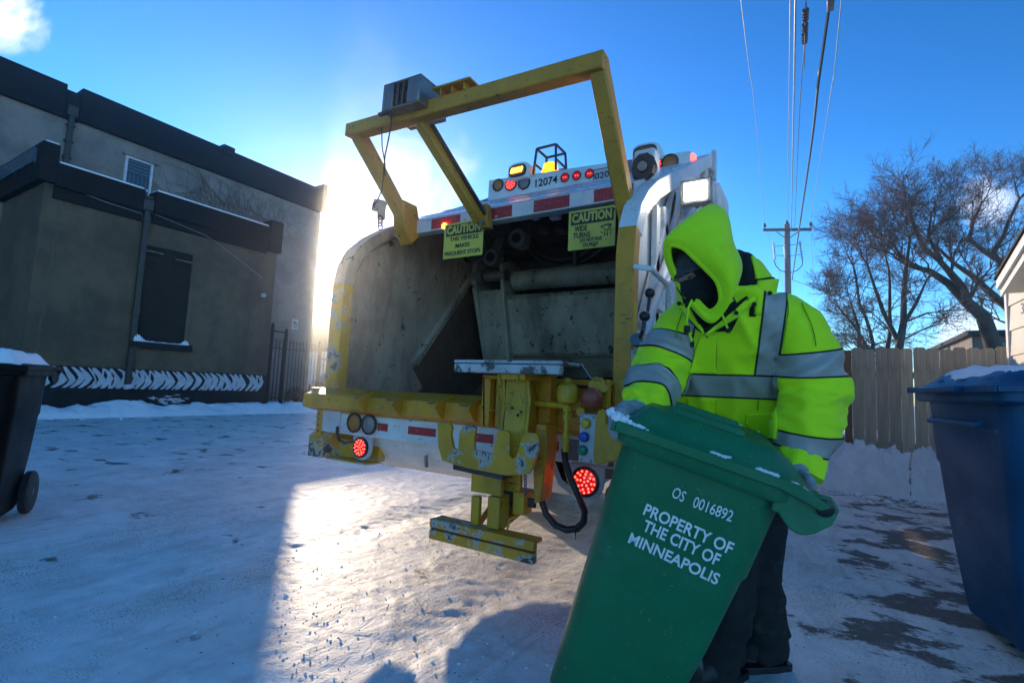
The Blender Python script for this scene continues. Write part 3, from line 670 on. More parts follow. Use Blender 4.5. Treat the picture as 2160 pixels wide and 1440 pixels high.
# dim hardware above the blade: cross beam, cylinders, eye, hoses
MB().bx(xi, xb1, 4.62, 4.8, bz+.12, bz+.26).bx(xi, xb1, 4.8, 4.95, bz+.5, bz+.66).build('cross_beam', M['inner'], tk, .01)
e1 = P(1095, 505, 'y', 4.3); e2 = P(1040, 545, 'y', 4.35)
ey = MB().cyl(e1+Vector((0, -.05, 0)), e1+Vector((0, .08, 0)), .10, 20).cyl(e2+Vector((0, -.05, 0)), e2+Vector((0, .08, 0)), .09, 20)
ey.beam(e1+Vector((0, .04, 0)), e1+Vector((-.1, .4, .5)), .10, .10).beam(e2+Vector((0, .04, 0)), e2+Vector((-.1, .4, .5)), .10, .10); ey.build('ram_eye', M['hopper'], tk, smooth=True)
for e_ in (e1, e2): MB().cyl(e_+Vector((0, -.07, 0)), e_+Vector((0, -.04, 0)), .05, 16).build('ram_pin', M['dsteel'], tk, smooth=True)
c0 = P(1190, 490, 'y', 4.3); hs = MB()
for rr_ in (.34, .40): hs.tube([c0+Vector((math.cos(t)*rr_*1.1, rr_-.3, math.sin(t)*rr_*.75)) for t in (math.pi+math.pi*k/14 for k in range(15))], .028, 8)
hs.tube([P(1215, 480, 'y', 4.2), P(1212, 560, 'y', 4.3)], .035, 8); hs.build('inner_hose', M['rubber'], tk, smooth=True)
for qa, qb in ((1137, 1152), (1170, 1190)): MB().bx(P(qa, 480, 'y', 3.9).x, P(qb, 480, 'y', 3.9).x, 3.9, 4.0, P(qa, 490, 'y', 3.9).z, P(qa, 482, 'y', 3.9).z).build('bright_fitting', M['steel'], tk)
for qa, wd_ in ((1130, .06), (1172, .09)): MB().box(P(qa, 451, 'y', 3.5), (wd_, .06, .1)).build('bracket_lug', M['white'], tk, .01)
# header beam with reflective tape
hy, hz0, hz1 = 3.19, 2.415, 2.53
MB().bx(XL+.14, XR-.11, hy, hy+.10, hz0, hz1).build('header_beam', M['white'], tk, .008)
def tape(z0, z1, y, edges, nm='reflective_tape'):
    for (a, b) in edges:
        MB().bx(P(a, 440, 'y', y).x, P(b, 440, 'y', y).x, y-.004, y, z0, z1).build(nm, M['red_tape'], tk)
def hx(px, py): return P(px, py, 'y', hy).x
for a, b, pa, pb in ((911, 971, 464, 462), (1035, 1080, 448, 445), (1126, 1201, 438, 432), (1253, 1294, 424, 418), (1322, 1336, 412, 410)):
    MB().bx(hx(a, pa), hx(b, pb), hy-.004, hy, hz0+.012, hz1-.012).build('reflective_tape', M['red_tape'], tk)
# sloping roof sheet
MB().prism([(XL+.14, hy+.0, hz1+.004), (XL+.14, 4.5, 3.20), (XL+.14, 4.5, 3.17), (XL+.14, hy+.02, hz1-.02)], (XR-XL-.25, 0, 0)).build('roof_sheet', M['alu'], tk)
sm = MB()
for k in range(3):
    t = (k+1)/4; sm.beam((XL+.14, hy+(4.5-hy)*t, hz1+.012+(3.2-hz1)*t), (XR-.11, hy+(4.5-hy)*t, hz1+.012+(3.2-hz1)*t), .01, .004)
sm.build('sheet_seam', M['white'], tk)
# small amber marker under header, left
pm = P(938, 477, 'y', hy-.01); MB().ball(pm, .025).build('marker_light', M['amber_led'], tk, smooth=True)

# ---------------- light panel
py_ = 4.50; pz0 = 3.16; pz1 = 3.40; pxa = P(1030, 392, 'y', py_).x; pxb = P(1457, 335, 'y', py_).x
lpz = lambda px, py: P(px, py, 'y', py_)
zl = lpz(1040, 382).z; 
bar = MB().prism([(pxa, py_, pz0), (pxa-.0, py_, P(1035, 379, 'y', py_).z), (pxb, py_, P(1452, 318, 'y', py_).z), (pxb, py_, pz0)], (0, .14, 0)).build('light_panel', M['white'], tk, .012)
def led_pattern(mb, c, r, n, y):
    mb.lathe((c.x, y, c.z), (0, -1, 0), [(0, r*.10), (.004, r*.08)], 6)
    for ring, k in ((.33, 5), (.62, 8), (.86, 13)):
        for q in range(k):
            a = 2*math.pi*q/k+ring; mb.lathe((c.x+math.cos(a)*r*ring, y, c.z+math.sin(a)*r*ring), (0, -1, 0), [(0, r*.10), (.004, r*.07)], 6)
def lamp(c, r, kind, par, nm='light', label=None):
    o = MB().lathe(c, (0, -1, 0), [(-.004, r*1.22), (.012, r*1.22), (.014, r*1.02), (.002, r*1.0)], 28).build(nm, M['black'], par, smooth=True, label=label)
    m = {'led': M['lensred'], 'amber': M['lensamber'], 'clear': M['lensclear'], 'small': M['lensred']}[kind]
    MB().lathe(c, (0, -1, 0), [(0, r), (.008, r*.98), (.014, r*.7), (.016, r*.1)], 28).build('lens', m, o, smooth=True)
    if kind in ('led', 'small'):
        mb = MB(); led_pattern(mb, c, r, 3, c.y-.015) if kind == 'led' else [mb.lathe((c.x+dx, c.y-.014, c.z), (0, -1, 0), [(0, r*.16), (.004, r*.1)], 6) for dx in (-r*.3, r*.3)]
        mb.build('led', M['led'], o)
    return o
# sub-parts go no deeper than thing > part > sub-part, so each lamp is a part of the truck
def fr(px, py, y=py_-.001): return P(px, py, 'y', y)
lamp(fr(1051, 391), .060, 'amber', tk, 'round_light'); lamp(fr(1078, 389), .062, 'led', tk, 'round_light'); lamp(fr(1106, 386), .062, 'clear', tk, 'round_light')
for q in ((1192, 375), (1217, 371), (1244, 367)): lamp(fr(*q), .040, 'small', tk, 'marker_lamp')
lamp(fr(1382, 348), .058, 'led', tk, 'round_light'); lamp(fr(1413, 343), .066, 'amber', tk, 'round_light')
xax, zax = Vector((1, 0, 0)), Vector((0, 0, 1))
up_ = lambda a, b: (b-a).normalized()
p0_, p1_ = fr(1128, 388), fr(1174, 380); rt = up_(p0_, p1_)
text('12074', 'fleet_number', M['plinth'], tk, (p0_+p1_)/2+Vector((0, -.003, 0)), xax, zax, .115, (p1_-p0_).length, .012)
c_ = fr(1277, 366); MB().bx(c_.x-.125, c_.x+.125, py_-.003, py_, c_.z-.055, c_.z+.06).build('licence_plate', M['zwhite'], tk)
text('020', 'plate_number', M['plinth'], tk, c_+Vector((-.035, -.006, -.015)), xax, zax, .09, .15, .005)
MB().bx(c_.x-.125, c_.x-.118, py_-.006, py_, c_.z-.055, c_.z+.06).bx(c_.x-.125, c_.x+.125, py_-.006, py_, c_.z+.053, c_.z+.06).build('plate_frame', M['dsteel'], tk)
c_ = fr(1325, 352); MB().lathe(c_, (0, -1, 0), [(0, .07), (.004, .07)], 10).build('faded_crest', M['steel'], tk)
pw = P(1457, 330, 'y', py_); MB().lathe((pxb, py_+.05, pw.z), (1, 0, 0), [(0, .045), (.02, .043), (.035, .02)], 18).build('side_marker', M['led'], tk, smooth=True)
# oval amber lights in white housings
def oval(px, py, lit, r=.115):
    c = P(px, py, 'y', 4.42); z = Vector((0, 0, 1))
    def ring(y, a, b): return [(c.x+a*(abs(math.cos(t))**.6)*math.copysign(1, math.cos(t)), y, c.z+b*(abs(math.sin(t))**.8)*math.copysign(1, math.sin(t))) for t in (2*math.pi*k/28 for k in range(28))]
    h = MB().loft([[(c.x-.13, y, c.z-.09), (c.x+.13, y, c.z-.09), (c.x+.13, y, c.z+.07), (c.x+.06, y, c.z+.10), (c.x-.06, y, c.z+.10), (c.x-.13, y, c.z+.07)] for y in (4.43, 4.62)]).build('amber_light', M['white'], tk, .02)
    MB().loft([ring(4.44, .11, .068), ring(4.418, .11, .068), ring(4.416, .092, .052)]).build('bezel', M['black'], h, smooth=True)
    MB().loft([ring(4.42, .092, .052), ring(4.408, .085, .046), ring(4.404, .03, .015)]).build('lens', M['lensamber'], h, smooth=True)
    if lit:
        mb = MB()
        for k in range(6): mb.box((c.x-.062+k*.025, 4.402, c.z), (.012, .006, .055), Matrix.Rotation(.3, 3, 'Y'))
        mb.build('led', M['amber_led'], h)
oval(1091, 360, True); oval(1360, 321, False)
# caged beacon
bc = P(1161, 362, 'y', 4.60)
MB().lathe(bc, (0, 0, 1), [(-.06, .10), (.0, .10), (.02, .085), (.075, .075), (.09, .05)], 24).build('beacon', M['beacon'], tk, smooth=True)
cg = MB(); q_ = .135; zt = .23
for i, j in ((-1, -1), (1, -1), (1, 1), (-1, 1)): cg.beam(bc+Vector((i*q_, j*q_, -.06)), bc+Vector((i*q_*.85, j*q_*.85, zt)), .02, .02)
cr = [bc+Vector((i*q_*.85, j*q_*.85, zt)) for i, j in ((-1, -1), (1, -1), (1, 1), (-1, 1))]
cm = [bc+Vector((i*q_*.95, j*q_*.95, .06)) for i, j in ((-1, -1), (1, -1), (1, 1), (-1, 1))]
for k in range(4): cg.beam(cr[k], cr[(k+1) % 4], .02, .02); 
cg.beam(cm[1], cm[2], .018, .018).beam(cm[2], cm[3], .018, .018).beam(cm[3], cm[0], .018, .018); cg.build('beacon_cage', M['dsteel'], tk)

# ---------------- yellow cart-tipper frame
fL, fR = Vector((-3.08, 2.50, P(752, 268, 'y', 2.5).z-.03)), Vector((-1.06, 2.52, P(1258, 128, 'y', 2.52).z-.03))
W = .105
MB().beam(fL+Vector((-W/2, 0, 0)), fR+Vector((W/2, 0, 0)), W, W).build('frame_bar', M['yellow'], tk, .012)
aL = Vector((-3.08, 3.16, 2.47)); aR = Vector((-1.005, 2.93, 2.20)); 
MB().beam(fL+Vector((0, .0, .03)), aL, W-.004, W-.004, (1, 0, 0)).build('frame_arm', M['yellow'], tk, .012)
MB().beam(fR+Vector((0, .0, .03)), aR, W-.004, W-.004, (1, 0, 0)).build('frame_arm', M['yellow'], tk, .012)
mt = P(887, 256, 'y', 2.53); mbm = P(1012, 465, 'y', 3.10)
MB().beam(mt+Vector((0, 0, -.01)), mbm, .075, .075, (1, 0, 0)).build('frame_strut', M['yellow'], tk, .008)
MB().beam(mt+Vector((.055, .05, -.01)), mbm+Vector((.055, .05, 0)), .018, .04, (1, 0, 0)).build('strut_cable', M['cable'], tk)
MB().prism([P(1005, 435, 'y', 3.10), P(1026, 428, 'y', 3.10), P(1030, 478, 'y', 3.10), P(1010, 480, 'y', 3.10)], (0, .07, 0)).build('strut_foot', M['yellow'], tk, .006)
MB().cyl(P(1018, 470, 'y', 3.08), P(1018, 470, 'y', 3.08)+Vector((0, -.02, 0)), .018, 6).build('bolt', M['steel'], tk)
MB().prism([(aL.x-.06, 3.0, 2.66), (aL.x-.06, 3.18, 2.66), (aL.x-.06, 3.26, 2.42), (aL.x-.06, 3.14, 2.30), (aL.x-.06, 3.04, 2.42)], (.13, 0, 0)).build('arm_foot', M['yellow'], tk, .01)
MB().prism([(aR.x-.045, 2.86, 2.28), (aR.x-.045, 3.08, 2.28), (aR.x-.045, 3.04, 2.08), (aR.x-.045, 2.90, 2.08)], (.10, 0, 0)).build('arm_foot', M['yellow'], tk, .01)
# flat lugs on the bar and motor box
lug = MB()
for px_, py2 in ((965, 190), (860, 222)):
    c = P(px_, py2, 'y', 2.50); rx = (fR-fL).normalized()
    lug.beam(c-rx*.16+Vector((0, 0, .005)), c+rx*.16+Vector((0, 0, .005)), .16, .014)
    for k in (-.1, 0, .1): lug.beam(c+rx*k, c+rx*k+Vector((0, 0, -.05)), .012, .12)
lug.build('bar_lug', M['yellow'], tk, .003)
rx = (fR-fL).normalized(); mb0 = P(845, 196, 'y', 2.36)
rotm = Matrix((rx, Vector((0, 1, 0)), rx.cross(Vector((0, 1, 0))))).transposed()
def lb(mb, o, x0, x1, y0, y1, z0, z1): return mb.box(o+rotm @ Vector(((x0+x1)/2, (y0+y1)/2, (z0+z1)/2)), (x1-x0, y1-y0, z1-z0), rotm)
hb = MB(); lb(hb, mb0, -.175, .175, 0, .30, .085, .10); lb(hb, mb0, -.175, .175, 0, .30, -.10, -.085); lb(hb, mb0, -.175, -.16, 0, .3, -.085, .085); lb(hb, mb0, .16, .175, 0, .3, -.085, .085)
lb(hb, mb0, -.16, -.075, 0, .012, -.085, .085); lb(hb, mb0, .06, .16, 0, .012, -.085, .085); lb(hb, mb0, -.16, .16, .285, .30, -.085, .085)
mbx = hb.build('motor_box', M['steel'], tk, .005)
ib = MB(); lb(ib, mb0, -.07, .06, .05, .2, -.05, .05); lb(ib, mb0, -.045, -.025, .0, .02, -.085, .085); lb(ib, mb0, .005, .022, .0, .02, -.085, .085); lb(ib, mb0, -.175, -.05, -.03, 0, -.14, -.12); ib.build('mechanism', M['dsteel'], mbx, .004)
# dangling leads, pendant block, chain
g1 = P(820, 235, 'y', 2.42); dw = MB()
dw.tube([P(826, 232, 'y', 2.4), P(824, 270, 'y', 2.44), P(812, 330, 'y', 2.5), P(806, 400, 'y', 2.6), P(795, 425, 'y', 2.7)], .0055, 5)
dw.tube([P(805, 268, 'y', 2.44), P(806, 310, 'y', 2.5), P(812, 345, 'y', 2.55), P(812, 370, 'y', 2.6)], .0045, 5)
dw.tube([P(782, 432, 'y', 2.7), P(755, 447, 'y', 2.68), P(730, 449, 'y', 2.66), P(714, 443, 'y', 2.66), P(710, 430, 'y', 2.66), P(713, 423, 'y', 2.66)], .004, 5)
dw.build('loose_wire', M['cable'], tk)
pc = P(800, 435, 'y', 2.75); MB().box(pc, (.11, .06, .10), Matrix.Rotation(.3, 3, 'Y')).box(pc+Vector((.03, 0, -.06)), (.05, .05, .12)).build('pendant_block', M['hopper'], tk, .01)
ch = MB()
for k in range(3):
    c = P(802, 462+k*8, 'y', 2.72); 
    ch.tube([c+Vector((math.cos(t)*.018*(1 if k % 2 else .3), math.cos(t)*.018*(.3 if k % 2 else 1), math.sin(t)*.028)) for t in (2*math.pi*j/10 for j in range(11))], .006, 5, False)
ch.build('chain', M['dsteel'], tk, smooth=True)

# ---------------- caution signs
def sign(px0, py0, px1, py1, y, body):
    a, b = P(px0, py0, 'y', y), P(px1, py1, 'y', y); cx, cz = (a.x+b.x)/2, (a.z+b.z)/2; w, h = b.x-a.x, a.z-b.z
    s = MB().bx(cx-w/2, cx+w/2, y, y+.006, cz-h/2, cz+h/2).build('caution_sign', M['sign_yellow'], tk, .004)
    MB().bx(cx-w*.44, cx+w*.46, y-.003, y, cz+h*.13, cz+h*.44).build('header_panel', M['sign_black'], s)
    text('CAUTION', 'lettering', M['sign_yellow'], s, (cx+w*.01, y-.005, cz+h*.285), xax, zax, h*.30, w*.84, .045, spacing=1.05)
    for (t, dx, dz, sz, wd) in body:
        text(t, 'lettering', M['sign_black'], s, (cx+w*dx, y-.002, cz+h*dz), xax, zax, h*sz, w*wd, .02)
    return s, cx, cz, w, h
sign(938, 474, 1017, 537, 3.16, [('THIS VEHICLE', .03, .03, .155, .72), ('MAKES', .0, -.17, .155, .36), ('FREQUENT STOPS', .0, -.37, .155, .9)])
s2, cx, cz, w, h = sign(1200, 447, 1297, 518, 3.12, [('WIDE', -.22, .02, .19, .27), ('TURNS', -.20, -.15, .19, .37), ('DO NOT PASS', -.0, -.28, .12, .46), ('ON RIGHT', -.0, -.40, .12, .33)])
dr = MB(); yy = 3.117
for a, b, wd in (((.2, .0), (.33, .04), .008), ((.33, .04), (.42, .02), .012), ((.42, .02), (.36, -.06), .008), ((.22, -.02), (.3, -.08), .004), ((.3, -.08), (.44, -.09), .004), ((.3, -.08), (.28, -.24), .006), ((.35, -.09), (.34, -.25), .006), ((.31, -.2), (.36, -.2), .004), ((.41, -.09), (.41, -.24), .004), ((.2, -.12), (.25, -.16), .006), ((.3, -.3), (.34, -.34), .004)):
    dr.beam((cx+w*a[0], yy, cz+h*a[1]), (cx+w*b[0], yy, cz+h*b[1]), .003, wd, (0, 0, 1))
dr.build('turning_drawing', M['sign_black'], s2)
bl_ = MB()
for q in ((1216, 449), (1296, 441), (1253, 518)): bl_.cyl(P(*q, 'y', 3.12), P(*q, 'y', 3.105), .006, 8)
bl_.build('rivet', M['sign_black'], s2)

# ---------------- sill, bumper, tape
MB().prism([(XL-.02, 2.76, 1.035), (XL-.02, 2.66, 1.03), (XL-.02, 2.50, .985), (XL-.02, 2.49, .885), (XL-.02, 2.60, .855), (XL-.02, 2.76, .855)], (XR-XL-.02, 0, 0)).build('sill', M['yellow'], tk, .006)
for px_ in (768, 840, 930, 1000):
    x = P(px_, 860, 'y', 2.47).x; MB().prism([(x, 2.60, 1.04), (x, 2.42, .99), (x, 2.40, .95), (x, 2.46, .885), (x, 2.6, .855)], (.012, 0, 0)).build('sill_fin', M['yellow'], tk, .003)
    MB().bx(x-.13, x-.04, 2.488, 2.492, .972, .98).build('slot', M['sign_black'], tk)
MB().bx(XL-.07, XL-.02, 2.6, 2.95, 1.01, 1.03).build('sill_wing', M['yellow'], tk)
byy = 2.585
MB().bx(XL+.13, XR-.12, byy, byy+.09, .695, .850).build('bumper_bar', M['white'], tk, .008)
MB().bx(XL+.10, XR-.1, byy-.01, byy+.1, .852, .872).build('bumper_cap', M['yellow'], tk, .003)
for a, b in ((797, 818), (862, 920), (1000, 1042), (1157, 1180)):
    MB().bx(P(a, 900, 'y', byy).x, P(b, 900, 'y', byy).x, byy-.004, byy, .752, .805).build('reflective_tape', M['red_tape'], tk)
MB().bx(XL+.13, XL+.33, byy-.012, byy, .70, .86).build('lamp_bracket', M['zwhite'], tk, .003)
lamp(P(748, 891, 'y', byy-.014), .060, 'amber', tk, 'tail_light'); lamp(P(779, 895, 'y', byy-.014), .060, 'clear', tk, 'tail_light')
# left hanging tail light
def hanger(px, py, r, y, plate):
    c = P(px, py, 'y', y); pts = [(c.x-r*1.5, y, c.z+plate)]+[(c.x+r*1.5*math.cos(t), y, c.z+r*1.5*math.sin(t)) for t in (math.pi+math.pi*k/12 for k in range(13))]+[(c.x+r*1.5, y, c.z+plate)]
    MB().prism(pts, (0, .03, 0)).build('lamp_bracket', M['zwhite'], tk, .006)
    lamp(c+Vector((0, -.002, 0)), r, 'led', tk, 'tail_light', label='lit red brake light')
hanger(762, 943, .062, 2.60, .10); hanger(1235, 1015, .066, 2.55, .09)
# yellow corner foot, upright, cable
MB().prism([(XL+.0, 2.56, .66), (XL+.0, 2.56, .50), (XL+.02, 2.95, .47), (XL+.0, 2.95, .70), (XL+.0, 2.62, .70)], (.16, 0, 0)).bx(XL+.16, XL+.62, 2.72, 2.78, .5, .64).bx(XL+.16, XL+.62, 2.6, 2.74, .49, .505).build('corner_foot', M['yellow_worn'], tk, .006)
MB().bx(XL+.06, XL+.125, 2.57, 2.75, .64, .86).build('upright', M['yellow'], tk, .004)
cb = P(712, 900, 'y', 2.55); MB().tube([cb, P(711, 915, 'y', 2.53), P(716, 928, 'y', 2.53), P(728, 934, 'y', 2.55), P(745, 930, 'y', 2.6)], .012, 8).build('cable_loop', M['cable'], tk, smooth=True)
bt = MB()
for z in (.70, .745, .79, .83): bt.lathe((XL+.092, 2.569, z), (0, -1, 0), [(0, .009), (.006, .007)], 8)
bt.build('bolt', M['dsteel'], tk)
MB().cyl(P(898, 960, 'y', 2.7), P(900, 985, 'y', 2.7), .012, 8).build('drain_pipe', M['steel'], tk)

# ---------------- cart lifter
YW = M['yellow_clean']
claw = [(922, 893), (929, 890), (948, 892), (953, 901), (950, 916), (955, 943), (961, 948), (966, 945), (969, 909), (978, 897), (997, 898), (1003, 903), (999, 926), (1000, 948), (1039, 957), (1044, 922), (1052, 906), (1070, 908), (1075, 916), (1073, 960), (1081, 967), (1089, 961), (1101, 919), (1109, 911), (1130, 913), (1136, 922), (1135, 948), (1123, 987), (1114, 1000), (1068, 1003), (984, 987), (951, 978), (932, 971), (924, 942)]
cy = 2.12
MB().prism([P(a, b, 'y', cy) for a, b in claw], (0, .022, 0)).build('claw_plate', M['yellow_worn'], tk, .004)
# claw ears folded back + gusset under
MB().prism([P(955, 975, 'y', cy+.03), P(1060, 998, 'y', cy+.03), P(1060, 1012, 'y', cy+.03), P(955, 990, 'y', cy+.03)], (0, .10, 0)).build('claw_beam', M['dsteel'], tk, .004)
ly = 2.22
def pbox(name, px0, py0, px1, py1, y, dep, m, bev=.005):
    a, b = P(px0, py0, 'y', y), P(px1, py1, 'y', y); return MB().bx(a.x, b.x, y, y+dep, b.z, a.z).build(name, m, tk, bev)
# upper column
MB().prism([P(1068, 795, 'y', 2.25), P(1108, 790, 'y', 2.25), P(1112, 845, 'y', 2.25), P(1106, 905, 'y', 2.2), P(1100, 975, 'y', 2.17), P(1066, 975, 'y', 2.17), P(1062, 905, 'y', 2.2), P(1066, 850, 'y', 2.25)], (0, .02, 0)).build('lifter_face', YW, tk, .004)
MB().prism([P(1108, 790, 'y', 2.25), P(1112, 845, 'y', 2.25), P(1106, 905, 'y', 2.2), P(1102, 975, 'y', 2.17), P(1120, 960, 'y', 2.40), P(1128, 850, 'y', 2.42), P(1118, 790, 'y', 2.42)], (.02, 0, 0)).build('lifter_cheek', YW, tk, .004)
MB().prism([P(1052, 800, 'y', 2.4), P(1066, 795, 'y', 2.25), P(1066, 850, 'y', 2.25), P(1060, 905, 'y', 2.22), P(1052, 900, 'y', 2.4)], (-.02, 0, 0)).build('lifter_cheek', YW, tk, .004)
pbox('rear_column', 1046, 790, 1140, 905, 2.42, .10, YW)
# left open frame
for q in ((1018, 795, 1030, 900), (1018, 790, 1062, 800), (1048, 800, 1056, 900), (1022, 862, 1062, 868)): pbox('lifter_frame', *q, 2.34, .05, M['yellow'], .003)
MB().prism([P(1019, 795, 'y', 2.34), P(1019, 900, 'y', 2.34), P(1040, 900, 'y', 2.55), P(1040, 800, 'y', 2.55)], (.01, 0, 0)).build('lifter_frame', M['yellow'], tk)
MB().tube([P(1052, 783, 'y', 2.2), P(1054, 810, 'y', 2.18), P(1062, 848, 'y', 2.18), P(1066, 862, 'y', 2.2)], .006, 6).tube([P(1090, 780, 'y', 2.2), P(1094, 820, 'y', 2.18), P(1103, 868, 'y', 2.18)], .006, 6).build('grease_line', YW, tk, smooth=True)
bo = MB()
for q in ((1099, 868), (1096, 916), (1080, 860), (1072, 930), (1092, 875)): bo.lathe(P(*q, 'y', 2.205), (0, -1, 0), [(0, .009), (.006, .006)], 8)
bo.build('bolt', M['dsteel'], tk)
# right thick arm plate
MB().prism([P(1131, 893, 'y', 2.25), P(1152, 896, 'y', 2.25), P(1154, 940, 'y', 2.25), P(1140, 1058, 'y', 2.25), P(1126, 1062, 'y', 2.25), P(1124, 990, 'y', 2.25)], (0, .12, 0)).build('lifter_arm', M['yellow'], tk, .006)
pbox('lifter_arm', 1138, 790, 1158, 900, 2.38, .08, M['yellow'])
# lower mast
pbox('mast_block', 995, 984, 1056, 1047, 2.20, .03, YW); pbox('mast_leg', 994, 1045, 1008, 1108, 2.20, .03, YW); pbox('mast_leg', 1029, 1045, 1051, 1118, 2.20, .10, YW)
pbox('mast_block', 1056, 992, 1096, 1040, 2.30, .03, YW); pbox('mast_leg', 1082, 1036, 1104, 1088, 2.28, .09, YW)
pbox('mast_recess', 1050, 1030, 1088, 1072, 2.36, .05, M['sign_black'], .002)  # black block: the shade of the mast's recess put into the colour
MB().beam(P(1010, 1105, 'y', 2.28), P(1036, 1068, 'y', 2.40), .02, .03).beam(P(1046, 1110, 'y', 2.26), P(1090, 1075, 'y', 2.40), .08, .03).build('mast_brace', M['yellow'], tk, .003)
MB().tube([P(1070, 1118, 'y', 2.22), P(1075, 1095, 'y', 2.24), P(1086, 1090, 'y', 2.24)], .006, 6).build('hook', YW, tk)
pbox('snow_lump', 1052, 1062, 1070, 1072, 2.33, .03, M['fsnow'], .004)
c2 = MB()
for k in range(7):
    c = P(1108, 1000+k*6.5, 'y', 2.24); c2.tube([c+Vector((math.cos(t)*.007*(1 if k % 2 else .3), math.cos(t)*.007*(.3 if k % 2 else 1), math.sin(t)*.011)) for t in (2*math.pi*j/8 for j in range(9))], .0028, 5, False)
c2.build('safety_chain', M['steel'], tk, smooth=True)
pbox('rubber_flap', 1112, 1050, 1128, 1072, 2.27, .02, M['black'])
# foot bar (channel)
fa_, fb_ = P(909, 1092, 'y', 2.17), P(1127, 1160, 'y', 2.17); z1 = P(909, 1092, 'y', 2.17).z; z0 = P(909, 1135, 'y', 2.17).z
zz = [z1, z1-(z1-z0)*.42, z1-(z1-z0)*.52, z0]
MB().bx(fa_.x, fb_.x, 2.16, 2.20, zz[1], zz[0]).bx(fa_.x, fb_.x, 2.175, 2.20, zz[2], zz[1]).bx(fa_.x, fb_.x, 2.16, 2.20, zz[3], zz[2]).bx(fa_.x+.005, fb_.x-.005, 2.2, 2.26, zz[0]-.02, zz[0]).build('foot_bar', M['yellow_worn'], tk, .004)
MB().bx(fa_.x, fb_.x, 2.172, 2.176, zz[2]+.001, zz[1]-.001).build('rust_groove', plain('rust', (.16, .06, .025), .8), tk)
# lift platform (scraped aluminium lip)
pa, pb = P(958, 758, 'y', 2.16), P(1183, 764, 'y', 2.16); zt_ = pa.z
MB().bx(pa.x, pb.x, 2.16, 2.44, zt_-.018, zt_).bx(pa.x+.01, pb.x, 2.15, 2.2, zt_-.068, zt_-.022).build('lift_lip', M['bar'], tk, .005)
MB().bx(pa.x-.07, pa.x+.1, 2.25, 2.5, zt_-.004, zt_+.004).build('thin_blade', M['bar'], tk, .001)
MB().bx(pa.x+.26, pb.x-.22, 2.20, 2.38, zt_-.10, zt_-.02).build('lip_bracket', YW, tk, .004)
# clear shield to the right of platform
MB().prism([P(1183, 765, 'y', 2.4), P(1225, 768, 'y', 2.4), P(1236, 782, 'y', 2.4), P(1246, 797, 'y', 2.4), P(1183, 797, 'y', 2.4)], (0, .008, 0)).build('guard_plate', M['inner'], tk, .002)
MB().tube([P(1183, 764, 'y', 2.39), P(1225, 767, 'y', 2.39), P(1236, 781, 'y', 2.39), P(1246, 797, 'y', 2.39), P(1270, 799, 'y', 2.39)], .003, 5).build('guard_edge', M['bar'], tk)

# ---------------- right hand cross member and hydraulics
pbox('cross_member', 1125, 797, 1312, 815, 2.60, .08, M['yellow']); pbox('cross_member', 1125, 868, 1312, 885, 2.52, .08, YW)
pbox('member_back', 1125, 815, 1310, 868, 2.70, .02, M['yellow']); pbox('member_post', 1296, 800, 1312, 880, 2.50, .1, YW); pbox('member_post', 1196, 815, 1206, 870, 2.62, .05, M['yellow'])
pbox('dark_opening', 1165, 822, 1194, 866, 2.69, .01, M['sign_black']); pbox('dark_opening', 1276, 826, 1294, 866, 2.69, .01, M['sign_black'])
MB().cyl(P(1128, 822, 'y', 2.5), P(1128, 822, 'y', 2.66), .05, 22).build('pivot_boss', YW, tk, smooth=True)
ac = P(1196, 852, 'y', 2.30)
accm = MB().lathe(ac, (0, 0, 1), [(-.005, .014), (.0, .024), (.012, .05), (.035, .054), (.075, .054), (.095, .046), (.108, .02), (.112, .017), (.13, .017), (.132, .003)], 26).build('accumulator', YW, tk, smooth=True)
zb2 = P(1190, 948, 'y', 2.30).z
MB().cyl(ac, (ac.x, ac.y, zb2), .013, 14).cyl(ac+Vector((0, 0, -.01)), ac+Vector((0, 0, -.035)), .024, 6).cyl(ac+Vector((0, 0, -.05)), ac+Vector((0, 0, -.075)), .020, 6).cyl(ac+Vector((0, 0, -.14)), ac+Vector((0, 0, -.19)), .020, 12).cyl(ac+Vector((0, 0, -.20)), ac+Vector((0, 0, -.235)), .018, 6).build('hydraulic_pipe', YW, tk, smooth=True)
MB().cyl(P(1124, 850, 'y', 2.34), ac+Vector((0, .0, -.01)), .016, 14).build('hydraulic_pipe', YW, tk, smooth=True)
hp = [(1190, 946), (1193, 975), (1204, 1010), (1222, 1050), (1233, 1078), (1231, 1100), (1218, 1114), (1196, 1117), (1172, 1108), (1152, 1084), (1141, 1050), (1141, 1010), (1147, 975), (1150, 946)]
MB().tube([P(a, b, 'y', 2.30+.05*math.sin(i/13*3.14)) for i, (a, b) in enumerate(hp)], [.0165, .017, .018, .018, .0175, .018, .019, .019, .0185, .018, .018, .0185, .018, .017], 12).build('hydraulic_hose', M['rubber'], tk, smooth=True)
MB().tube([P(1214, 1112, 'y', 2.33), P(1214, 1138, 'y', 2.33)], [.006, .0008], 5).build('drip', M['rubber'], tk)
MB().cyl(P(1150, 948, 'y', 2.30), P(1153, 900, 'y', 2.30), .015, 12).build('hydraulic_pipe', YW, tk, smooth=True)
vp = MB(); 
for q in ((1224, 868), (1250, 812), (1262, 812), (1273, 818)): vp.cyl(P(*q, 'y', 2.36), P(*q, 'y', 2.46), .022, 14)
vp.tube([P(1248, 806, 'y', 2.38), P(1256, 799, 'y', 2.38), P(1268, 800, 'y', 2.38), P(1276, 815, 'y', 2.38)], .011, 8); vp.build('valve_fitting', YW, tk, smooth=True)
pbox('valve_block', 1206, 842, 1224, 866, 2.40, .06, YW); pbox('valve_block', 1272, 800, 1282, 860, 2.42, .05, YW)
